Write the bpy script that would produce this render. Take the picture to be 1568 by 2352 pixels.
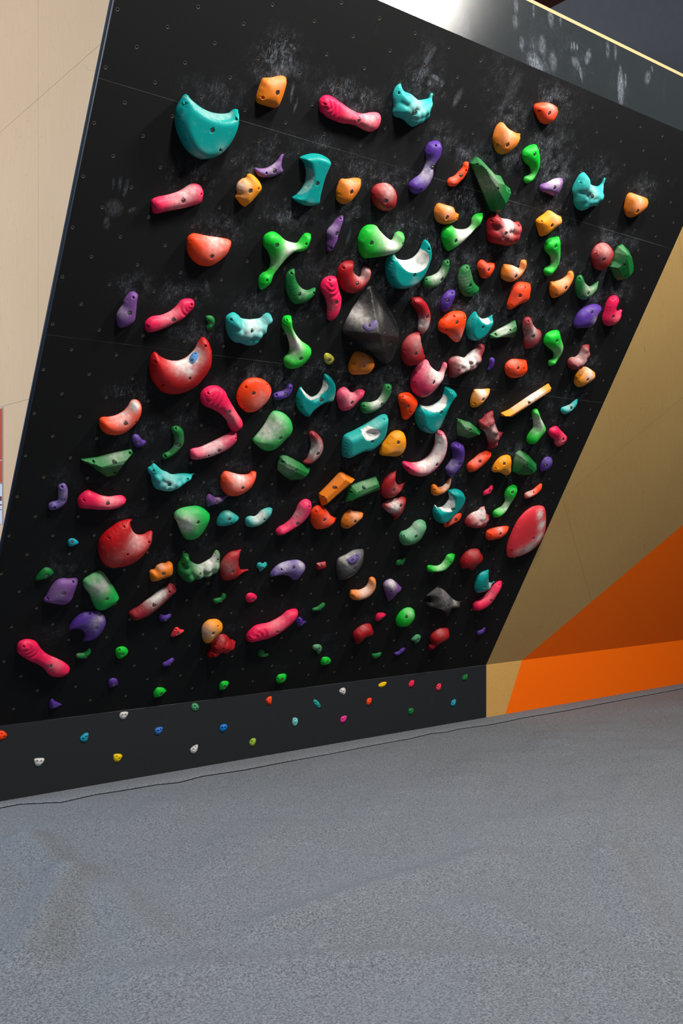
import bpy, bmesh, math, random
import numpy as np
from mathutils import Vector, Matrix
from mathutils.geometry import delaunay_2d_cdt
from mathutils.bvhtree import BVHTree

scene = bpy.context.scene
for o in list(bpy.data.objects):
    bpy.data.objects.remove(o)
C = scene.collection

# ---------------------------------------------------------------- camera
F, CX, CY, AZ = 2283.9, 784.0, 1205.67, 0.90135
CAM = np.array([-1.9133, -6.0434, 1.6942])
KH, TILT = 0.46977, 0.51924          # kickboard height, lean of the board from the vertical
WID, UU, U = 36.25*0.12374, 0.12374, 0.122
SL = 36.6*U                          # length of the board up its slope
cd = bpy.data.cameras.new('camera')
cam = bpy.data.objects.new('camera', cd); C.objects.link(cam)
cd.sensor_fit = 'VERTICAL'; cd.sensor_height = 36.0; cd.sensor_width = 24.0
cd.lens = F/2352*36
cd.shift_y = (CY-1176)/2352
cam.location = CAM; cam.rotation_euler = (math.pi/2, 0, AZ-math.pi/2)
cd.clip_end = 100
scene.camera = cam

# ---------------------------------------------------------------- world, lights, exposure
scene.view_settings.view_transform = 'Standard'
scene.view_settings.look = 'None'
scene.view_settings.gamma = 1
scene.view_settings.use_curve_mapping = False
scene.view_settings.exposure = 0.0
w = bpy.data.worlds.new('world'); scene.world = w; w.use_nodes = True
w.node_tree.nodes['Background'].inputs[0].default_value = (0.80, 0.90, 1.0, 1)
w.node_tree.nodes['Background'].inputs[1].default_value = 0.075

def area(name, loc, target, sx, sy, power, col):
    l = bpy.data.lights.new(name, 'AREA'); l.shape = 'RECTANGLE'
    l.size = sx; l.size_y = sy; l.energy = power; l.color = col
    o = bpy.data.objects.new(name, l); C.objects.link(o)
    o.location = loc
    d = Vector(target)-Vector(loc)
    o.rotation_euler = d.to_track_quat('-Z', 'Y').to_euler()
    return o
area('ceiling_light', (4.15, -4.95, 6.4), (3.0, -1.5, 2.2), 0.35, 0.8, 380, (1.0, 0.95, 0.87))
area('ceiling_light', (0.5, -5.2, 6.4), (1.4, -1.5, 2.2), 0.35, 0.8, 380, (1.0, 0.96, 0.90))
area('window_light', (-7.5, 1.0, 4.4), (0.5, -1.5, 2.4), 5.5, 4.0, 740, (0.67, 0.81, 1.0))
area('hall_light', (-1.0, -10.5, 6.0), (2.0, -2.0, 0.8), 7.0, 2.0, 14, (0.95, 0.97, 1.0))

# ---------------------------------------------------------------- surfaces and how a sight line meets them
RW = np.array([[math.sin(AZ), -math.cos(AZ), 0], [0, 0, -1], [math.cos(AZ), math.sin(AZ), 0]])
class Frame:
    """a flat surface: origin, two axes in it and the normal that points into the room"""
    def __init__(s, P, ex, ey):
        s.P = np.array(P, float); s.ex = np.array(ex, float); s.ey = np.array(ey, float); s.n = np.cross(s.ex, s.ey)
    def at(s, px, py, off=0.0):
        r = RW.T @ np.array([(px-CX)/F, (py-CY)/F, 1.0])
        P = s.P+off*s.n
        q = CAM+((P-CAM)@s.n)/(r@s.n)*r-s.P
        return np.array([q@s.ex, q@s.ey])
    def world(s, p, h=0.0): return s.P+p[0]*s.ex+p[1]*s.ey+h*s.n
    def matrix(s, p=(0, 0), h=0.0):
        o = s.world(p, h)
        return Matrix(((s.ex[0], s.ey[0], s.n[0], o[0]), (s.ex[1], s.ey[1], s.n[1], o[1]), (s.ex[2], s.ey[2], s.n[2], o[2]), (0, 0, 0, 1)))
st, ct = math.sin(TILT), math.cos(TILT)
SLOPE = Frame((0, 0, KH), (1, 0, 0), (0, -st, ct))
KICK = Frame((0, 0, 0), (1, 0, 0), (0, 0, 1))
HEAD = Frame((0, -SL*st, KH+SL*ct), (1, 0, 0), (0, 0, 1))
SIDE = Frame((0, 0, 0), (0, -1, 0), (0, 0, 1))      # the plywood side wall, x runs towards the room

# ---------------------------------------------------------------- materials
def lin(c):
    return tuple(((v/255)/12.92 if v/255 <= 0.04045 else ((v/255+0.055)/1.055)**2.4) for v in c)+(1,)
class NT:
    def __init__(s, name):
        s.m = bpy.data.materials.new(name); s.m.use_nodes = True
        s.t = s.m.node_tree; s.b = s.t.nodes['Principled BSDF']
    def n(s, typ, **kw):
        x = s.t.nodes.new(typ)
        for k, v in kw.items():
            if k.startswith('i_'):
                x.inputs[int(k[2:])].default_value = v
            else: setattr(x, k, v)
        return x
    def l(s, a, b): s.t.links.new(a, b)
    def math(s, op, a, b=None, c=None, clamp=False):
        x = s.t.nodes.new('ShaderNodeMath'); x.operation = op; x.use_clamp = clamp
        for i, v in enumerate((a, b, c)):
            if v is None: continue
            if isinstance(v, (int, float)): x.inputs[i].default_value = v
            else: s.l(v, x.inputs[i])
        return x.outputs[0]
    def noise(s, scale, detail=2, rough=.5, vec=None, dist=0):
        x = s.n('ShaderNodeTexNoise'); x.inputs['Scale'].default_value = scale
        x.inputs['Detail'].default_value = detail; x.inputs['Roughness'].default_value = rough
        x.inputs['Distortion'].default_value = dist
        if vec is not None: s.l(vec, x.inputs['Vector'])
        return x.outputs[0]
    def obj(s): return s.n('ShaderNodeTexCoord').outputs['Object']
    def mapping(s, vec, sc=(1,1,1), rot=(0,0,0), loc=(0,0,0)):
        x = s.n('ShaderNodeMapping'); s.l(vec, x.inputs[0])
        x.inputs['Scale'].default_value = sc; x.inputs['Rotation'].default_value = rot; x.inputs['Location'].default_value = loc
        return x.outputs[0]
    def mix(s, fac, a, b):
        x = s.n('ShaderNodeMix', data_type='RGBA')
        for i, v in ((0, fac), (6, a), (7, b)):
            if isinstance(v, (int, float, tuple)): x.inputs[i].default_value = v
            else: s.l(v, x.inputs[i])
        return x.outputs[2]
    def ramp(s, v, lo, hi):
        x = s.n('ShaderNodeMapRange'); s.l(v, x.inputs[0]); x.inputs[1].default_value = lo; x.inputs[2].default_value = hi
        return x.outputs[0]
    def bump(s, h, strength, dist):
        x = s.n('ShaderNodeBump'); x.inputs['Strength'].default_value = strength; x.inputs['Distance'].default_value = dist
        s.l(h, x.inputs['Height']); s.l(x.outputs[0], s.b.inputs['Normal'])
    def attr(s, name):
        return s.n('ShaderNodeAttribute', attribute_name=name).outputs['Fac']

CHALK = lin((212, 206, 202))
def hold_mat(name, rgb, gloss=.5):
    t = NT(name); v = t.obj()
    n1 = t.noise(38, 4, .6, v); n2 = t.noise(9, 3, .6, v); n3 = t.noise(420, 2, .6, v)
    a = t.attr('chalk')
    k = t.math('MULTIPLY', a, t.math('MULTIPLY_ADD', n1, 1.1, .42))
    k = t.math('MULTIPLY', k, t.math('MULTIPLY_ADD', n2, .5, .78))
    k = t.math('MULTIPLY', k, t.math('MULTIPLY_ADD', n3, .5, .75))
    k = t.math('POWER', k, 1.9)
    k = t.math('ADD', k, t.math('MULTIPLY', t.ramp(n1, .58, .8), .07), clamp=True)
    t.l(t.mix(k, lin(rgb), CHALK), t.b.inputs['Base Color'])
    t.l(t.math('MULTIPLY_ADD', k, .4, gloss), t.b.inputs['Roughness'])
    t.b.inputs['Specular IOR Level'].default_value = .25
    t.bump(n3, .25, .0012)
    return t.m
COL = dict(teal=(0,150,146), aqua=(30,172,168), aqua2=(30,160,152), orange=(228,122,18), amber=(240,148,16),
  lav=(112,68,138), pink=(236,22,82), rose=(222,40,92), crim=(162,12,24), maroon=(136,20,34), red=(186,4,12),
  vermil=(252,66,8), coral=(232,52,66), purple=(78,44,140), ltpurple=(104,84,150), lime=(0,190,44),
  midgreen=(8,172,70), forest=(8,110,46), sagegreen=(74,150,104), black=(30,30,31), grey=(58,60,62),
  olive=(190,186,66), sky=(86,146,206), cyanblue=(16,150,178), blue=(48,110,190), brightblue=(0,112,190),
  white=(205,203,200), yellow=(236,196,0), limeyellow=(142,180,50), sky2=(120,204,206), magenta=(224,50,140))
HM = {k: hold_mat('resin_'+k, tuple(int(c*.93) for c in v), .38 if k in ('teal', 'white', 'yellow') else .5) for k, v in COL.items()}

def metal(name, rgb, rough, met=1):
    t = NT(name); t.b.inputs['Metallic'].default_value = 1
    t.l(t.mix(t.noise(300, 2, .5, t.obj()), lin(rgb), lin(tuple(int(c*.7) for c in rgb))), t.b.inputs['Base Color'])
    t.b.inputs['Roughness'].default_value = rough
    return t.m
M_BOLT = metal('zinc_bolt', (190, 188, 182), .35)
M_TNUT = metal('brass_insert', (168, 162, 148), .5, .3)

def black_board(name, seams, rough=.5, rgb=(14, 15, 17), spec=.17, fr=None, prints=()):
    t = NT(name); v = t.obj(); pm = None
    for px, py, rx, ry, rot, a in prints:       # chalky finger and palm prints
        q = fr.at(px, py); m_ = np.hypot(*(fr.at(px+1, py)-fr.at(px, py+1)))/math.sqrt(2)
        mv = t.n('ShaderNodeMapping', vector_type='TEXTURE'); t.l(v, mv.inputs[0])
        mv.inputs['Location'].default_value = (q[0], q[1], 0); mv.inputs['Rotation'].default_value = (0, 0, rot)
        mv.inputs['Scale'].default_value = (rx*m_, ry*m_, 1)
        ln = t.n('ShaderNodeVectorMath', operation='LENGTH'); t.l(mv.outputs[0], ln.inputs[0])
        e = t.math('MULTIPLY', t.ramp(ln.outputs['Value'], 1.05, .45), a)
        pm = e if pm is None else t.math('MAXIMUM', pm, e)
    a = t.attr('dust')
    s1 = t.noise(1, 3, .6, t.mapping(v, (46, 20, 1), (0, 0, .2)), 2.2)
    s2 = t.noise(1, 3, .6, t.mapping(v, (64, 26, 1), (0, 0, -.7), (3, 1, 0)), 1.8)
    s3 = t.noise(3.2, 3, .6, v)
    a = t.math('POWER', a, 1.4)
    st = t.math('MAXIMUM', t.ramp(s1, .54, .80), t.ramp(s2, .55, .80))
    cloud = t.math('MULTIPLY', t.ramp(s3, .35, .75), .12)
    k = t.math('MULTIPLY', t.math('MULTIPLY', a, t.ramp(t.noise(14, 3, .6, v), .38, .62)), t.math('MULTIPLY_ADD', st, .62, cloud))
    k = t.math('ADD', k, t.math('MULTIPLY', t.ramp(t.noise(7, 4, .7, t.mapping(v, (1, .4, 1))), .62, .9), .03), clamp=True)
    if pm is not None:
        nn = t.noise(1, 4, .65, t.mapping(v, (90, 38, 1)), .6)
        k = t.math('ADD', k, t.math('MULTIPLY', pm, t.math('MULTIPLY', t.ramp(nn, .34, .72), .42)), clamp=True)
    col = t.mix(k, lin(rgb), lin((150, 158, 170)))
    if seams:
        y = t.n('ShaderNodeSeparateXYZ'); t.l(v, y.inputs[0])
        m = None
        for ys in seams:
            d = t.math('LESS_THAN', t.math('ABSOLUTE', t.math('SUBTRACT', y.outputs[1], ys)), .0011)
            m = d if m is None else t.math('MAXIMUM', m, d)
        br = t.ramp(t.noise(1.3, 3, .6, t.mapping(v, (1, .1, 1))), .42, .6)
        col = t.mix(t.math('MULTIPLY', m, t.math('MULTIPLY_ADD', br, .5, .08)), col, lin((120, 122, 122)))
    t.l(col, t.b.inputs['Base Color'])
    t.b.inputs['Roughness'].default_value = rough; t.b.inputs['Specular IOR Level'].default_value = spec
    t.bump(t.noise(260, 3, .6, v), .18, .001)
    return t.m
M_BOARD = black_board('black_textured_board', [33*U-2.43*U, 33*U-12.48*U], .7, fr=SLOPE, prints=[
    (260, 422, 4, 15, .1, .3), (275, 423, 5, 21, .1, .5), (289, 432, 6, 23, 0, .5), (262, 478, 25, 23, 0, .35), (245, 512, 10, 17, .1, .4), (303, 482, 14, 6, .6, .35),
    (650, 106, 5, 16, -.2, .8), (672, 108, 13, 4, -.3, .9), (633, 126, 5, 17, .3, .7), (618, 140, 15, 5, .3, .6), (667, 140, 6, 16, .2, .7), (671, 212, 5, 24, .15, .7), (679, 242, 4, 20, 0, .5), (655, 160, 20, 18, 0, .35),
    (475, 655, 6, 17, .5, .6), (1000, 178, 16, 6, -.2, 1), (1014, 192, 6, 9, .3, 1), (1050, 225, 10, 24, -.2, .6), (985, 130, 9, 30, -.4, .5), (1030, 690, 16, 14, 0, .5), (1180, 200, 20, 40, -.2, .25), (800, 545, 5, 22, 0, .35), (1390, 640, 40, 70, -.3, .15)])
M_KICK = black_board('black_kickboard', [KH-.001], .6, (33, 35, 38))
M_HEAD = black_board('black_header', [], .17, (30, 34, 37), .11, fr=HEAD, prints=[
    (1185, 15, 6, 13, 0, .6), (1183, 50, 7, 13, 0, .6), (1225, 25, 3, 14, 0, .6), (1265, 40, 8, 17, 0, .6), (1287, 46, 3, 11, 0, .5), (1198, 100, 7, 13, 0, .6), (1245, 105, 10, 18, 0, .6),
    (1230, 148, 24, 16, -.4, .9), (1270, 140, 10, 17, 0, .6), (1312, 108, 3, 8, 0, .8), (1318, 105, 3, 8, 0, .8), (1325, 108, 3, 6, 0, .8), (1350, 130, 7, 16, -.4, .7), (1322, 145, 13, 9, -.5, .7), (1333, 166, 4, 16, .3, .7),
    (1395, 115, 5, 15, 0, .4), (1413, 120, 4, 13, 0, .5), (1425, 203, 9, 30, 0, 1), (1436, 185, 3, 12, 0, .9), (1424, 168, 4, 14, 0, .7), (1487, 178, 7, 13, -.4, .6), (1497, 158, 3, 5, 0, .6), (1060, 60, 25, 40, .2, .3)])

def birch(name, rot, lines, base=(205, 166, 112), dark=(176, 134, 82)):
    """birch veneer; lines = list of (a, b, c): a thin panel joint where a*x+b*y = c"""
    t = NT(name); v = t.obj()
    mv = t.mapping(v, (1, 1, 1), (0, 0, rot))
    warp = t.noise(1, 3, .55, t.mapping(mv, (2.6, 1.1, 1)), 1.1)
    rings = t.math('FRACT', t.math('MULTIPLY', warp, 30))
    rings = t.math('ABSOLUTE', t.math('SUBTRACT', rings, .5))
    rk = t.ramp(rings, .0, .05)
    fine = t.noise(1, 4, .6, t.mapping(mv, (110, 4, 1)))
    big = t.noise(1.1, 2, .5, mv)
    k = t.math('ADD', t.math('MULTIPLY', t.math('SUBTRACT', 1, rk), .34), t.math('MULTIPLY', fine, .5))
    k = t.math('ADD', k, t.math('MULTIPLY', big, .45), clamp=True)
    col = t.mix(k, lin(base), lin(dark))
    knots = t.ramp(t.noise(1, 3, .7, t.mapping(mv, (9, 2.2, 1), (0, 0, 0), (4, 2, 0))), .70, .80)
    col = t.mix(t.math('MULTIPLY', knots, .5), col, lin((110, 80, 46)))
    if lines:
        s = t.n('ShaderNodeSeparateXYZ'); t.l(v, s.inputs[0]); m = None
        for a, b, c, x0, x1 in lines:
            e = t.math('ADD', t.math('MULTIPLY', s.outputs[0], a), t.math('MULTIPLY', s.outputs[1], b))
            d = t.math('LESS_THAN', t.math('ABSOLUTE', t.math('SUBTRACT', e, c)), .0014)
            d = t.math('MULTIPLY', d, t.math('GREATER_THAN', s.outputs[0], x0))
            d = t.math('MULTIPLY', d, t.math('LESS_THAN', s.outputs[0], x1))
            m = d if m is None else t.math('MAXIMUM', m, d)
        col = t.mix(t.math('MULTIPLY', m, .6), col, lin((104, 78, 50)))
    t.l(col, t.b.inputs['Base Color']); t.b.inputs['Roughness'].default_value = .5
    t.bump(fine, .08, .001)
    return t.m
R2 = math.sqrt(.5)
M_BIRCH_S = birch('birch_wall_side', 0, [(1, 0, 1.147, -9, 9), (0, 1, 3.85, -9, 9), (0, 1, 2.343, -9, 9)], (242, 201, 158), (212, 167, 118))
M_BIRCH_R = birch('birch_wall_slope', math.radians(-45), [(R2, R2, 6.165*R2, -9, 9), (R2, R2, 8.32*R2, -9, 9), (R2, -R2, 2.83*R2, -9, 9)], (194, 162, 102), (164, 128, 74))
M_BIRCH_K = birch('birch_kickboard', math.radians(-60), [], (214, 168, 96), (184, 136, 68))
def plain(name, rgb, rough, nz=.06, sc=30):
    t = NT(name); n = t.noise(sc, 3, .6, t.obj())
    t.l(t.mix(t.math('MULTIPLY', n, nz*4), lin(rgb), lin(tuple(int(c*.8) for c in rgb))), t.b.inputs['Base Color'])
    t.b.inputs['Roughness'].default_value = rough; t.b.inputs['Specular IOR Level'].default_value = .15
    return t.m
M_ORANGE = plain('orange_paint', (251, 106, 0), .65, .03)
M_EDGE = plain('plywood_edge', (158, 136, 98), .6, .1, 60)
M_BACK = plain('blue_grey_wall', (226, 228, 236), .8, .1, 3)
M_BEAM = plain('dark_red_beam', (78, 30, 24), .5, .12, 12)
M_DARK = plain('dark_joint', (24, 25, 27), .9)
M_RED = plain('red_print', (206, 74, 50), .35)
M_WHITE = plain('white_print', (226, 224, 232), .35)
M_INK = plain('brown_print', (120, 60, 60), .5)
M_PLASTIC = plain('clear_grey_plastic', (196, 188, 190), .2)

def carpet():
    t = NT('grey_felt_carpet'); v = t.obj()
    a = t.noise(105, 3, .8, v); b = t.noise(330, 2, .7, v); c = t.noise(1.1, 3, .55, v); d = t.noise(26, 3, .7, v)
    k = t.math('ADD', t.math('MULTIPLY', t.ramp(a, .36, .64), .62), t.math('MULTIPLY', t.ramp(b, .3, .7), .38))
    col = t.mix(k, lin((36, 40, 44)), lin((140, 145, 152)))
    col = t.mix(t.math('MULTIPLY', t.ramp(c, .35, .7), .22), col, lin((116, 120, 130)))
    col = t.mix(t.math('MULTIPLY', t.ramp(d, .62, .8), .25), col, lin((90, 92, 98)))
    t.l(col, t.b.inputs['Base Color']); t.b.inputs['Roughness'].default_value = .95
    t.b.inputs['Specular IOR Level'].default_value = .15
    t.bump(a, .5, .003)
    return t.m
M_CARPET = carpet()

# ---------------------------------------------------------------- helpers
def link(name, verts, faces, mats, M=None, parent=None, smooth=False, midx=None):
    me = bpy.data.meshes.new(name); me.from_pydata([tuple(v) for v in verts], [], faces)
    for m in (mats if isinstance(mats, list) else [mats]): me.materials.append(m)
    if midx is not None: me.polygons.foreach_set('material_index', midx)
    if smooth: me.polygons.foreach_set('use_smooth', [True]*len(me.polygons))
    me.update()
    o = bpy.data.objects.new(name, me); C.objects.link(o)
    if parent is not None: o.parent = parent
    if M is not None: o.matrix_local = M
    return o
def struct(o): o['kind'] = 'structure'; return o
def tag(o, label, cat, group=None):
    o['label'] = label; o['category'] = cat
    if group: o['group'] = group
    return o
def prism(poly, z0, z1):
    """verts, faces of a closed slab over a CCW polygon"""
    n = len(poly)
    v = [(x, y, z1) for x, y in poly]+[(x, y, z0) for x, y in poly]
    f = [list(range(n)), list(range(2*n-1, n-1, -1))]
    f += [[i, i+n, (i+1) % n+n, (i+1) % n] for i in range(n)]
    return v, f
def box(x0, x1, y0, y1, z0, z1): return prism([(x0, y0), (x1, y0), (x1, y1), (x0, y1)], z0, z1)
def inside(poly, P):
    x, y = P[:, 0], P[:, 1]; c = np.zeros(len(P), bool); n = len(poly)
    for i in range(n):
        x1, y1 = poly[i]; x2, y2 = poly[(i+1) % n]
        if y1 == y2: continue
        c ^= ((y1 > y) != (y2 > y)) & (x < (x2-x1)*(y-y1)/(y2-y1)+x1)
    return c
def dist(poly, P, closed=True):
    A = np.asarray(poly); B = np.roll(A, -1, 0)
    if not closed: A, B = A[:-1], B[:-1]
    out = np.full(len(P), 1e9)
    for s in range(0, len(P), 4000):
        Q = P[s:s+4000]
        d = B-A; L = np.maximum((d*d).sum(1), 1e-14)
        t = np.clip(((Q[:, None]-A)*d).sum(2)/L, 0, 1)
        e = Q[:, None]-(A+t[..., None]*d)
        out[s:s+4000] = np.sqrt((e*e).sum(2)).min(1)
    return out
def smooth_outline(pts, corner, step):
    n = len(pts); pts = np.asarray(pts, float); out = []
    for i in range(n):
        p0, p1, p2, p3 = pts[i-1], pts[i], pts[(i+1) % n], pts[(i+2) % n]
        k = max(2, int(np.hypot(*(p2-p1))/step+.5))
        m1 = (p2-p0)/2; m2 = (p3-p1)/2
        if corner[i]: m1 = p2-p1
        if corner[(i+1) % n]: m2 = p2-p1
        for j in range(k):
            t = j/k
            out.append((2*t**3-3*t*t+1)*p1+(t**3-2*t*t+t)*m1+(-2*t**3+3*t*t)*p2+(t**3-t*t)*m2)
    return np.array(out)
def area2(p):
    return .5*np.sum(p[:, 0]*np.roll(p[:, 1], -1)-np.roll(p[:, 0], -1)*p[:, 1])
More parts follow.
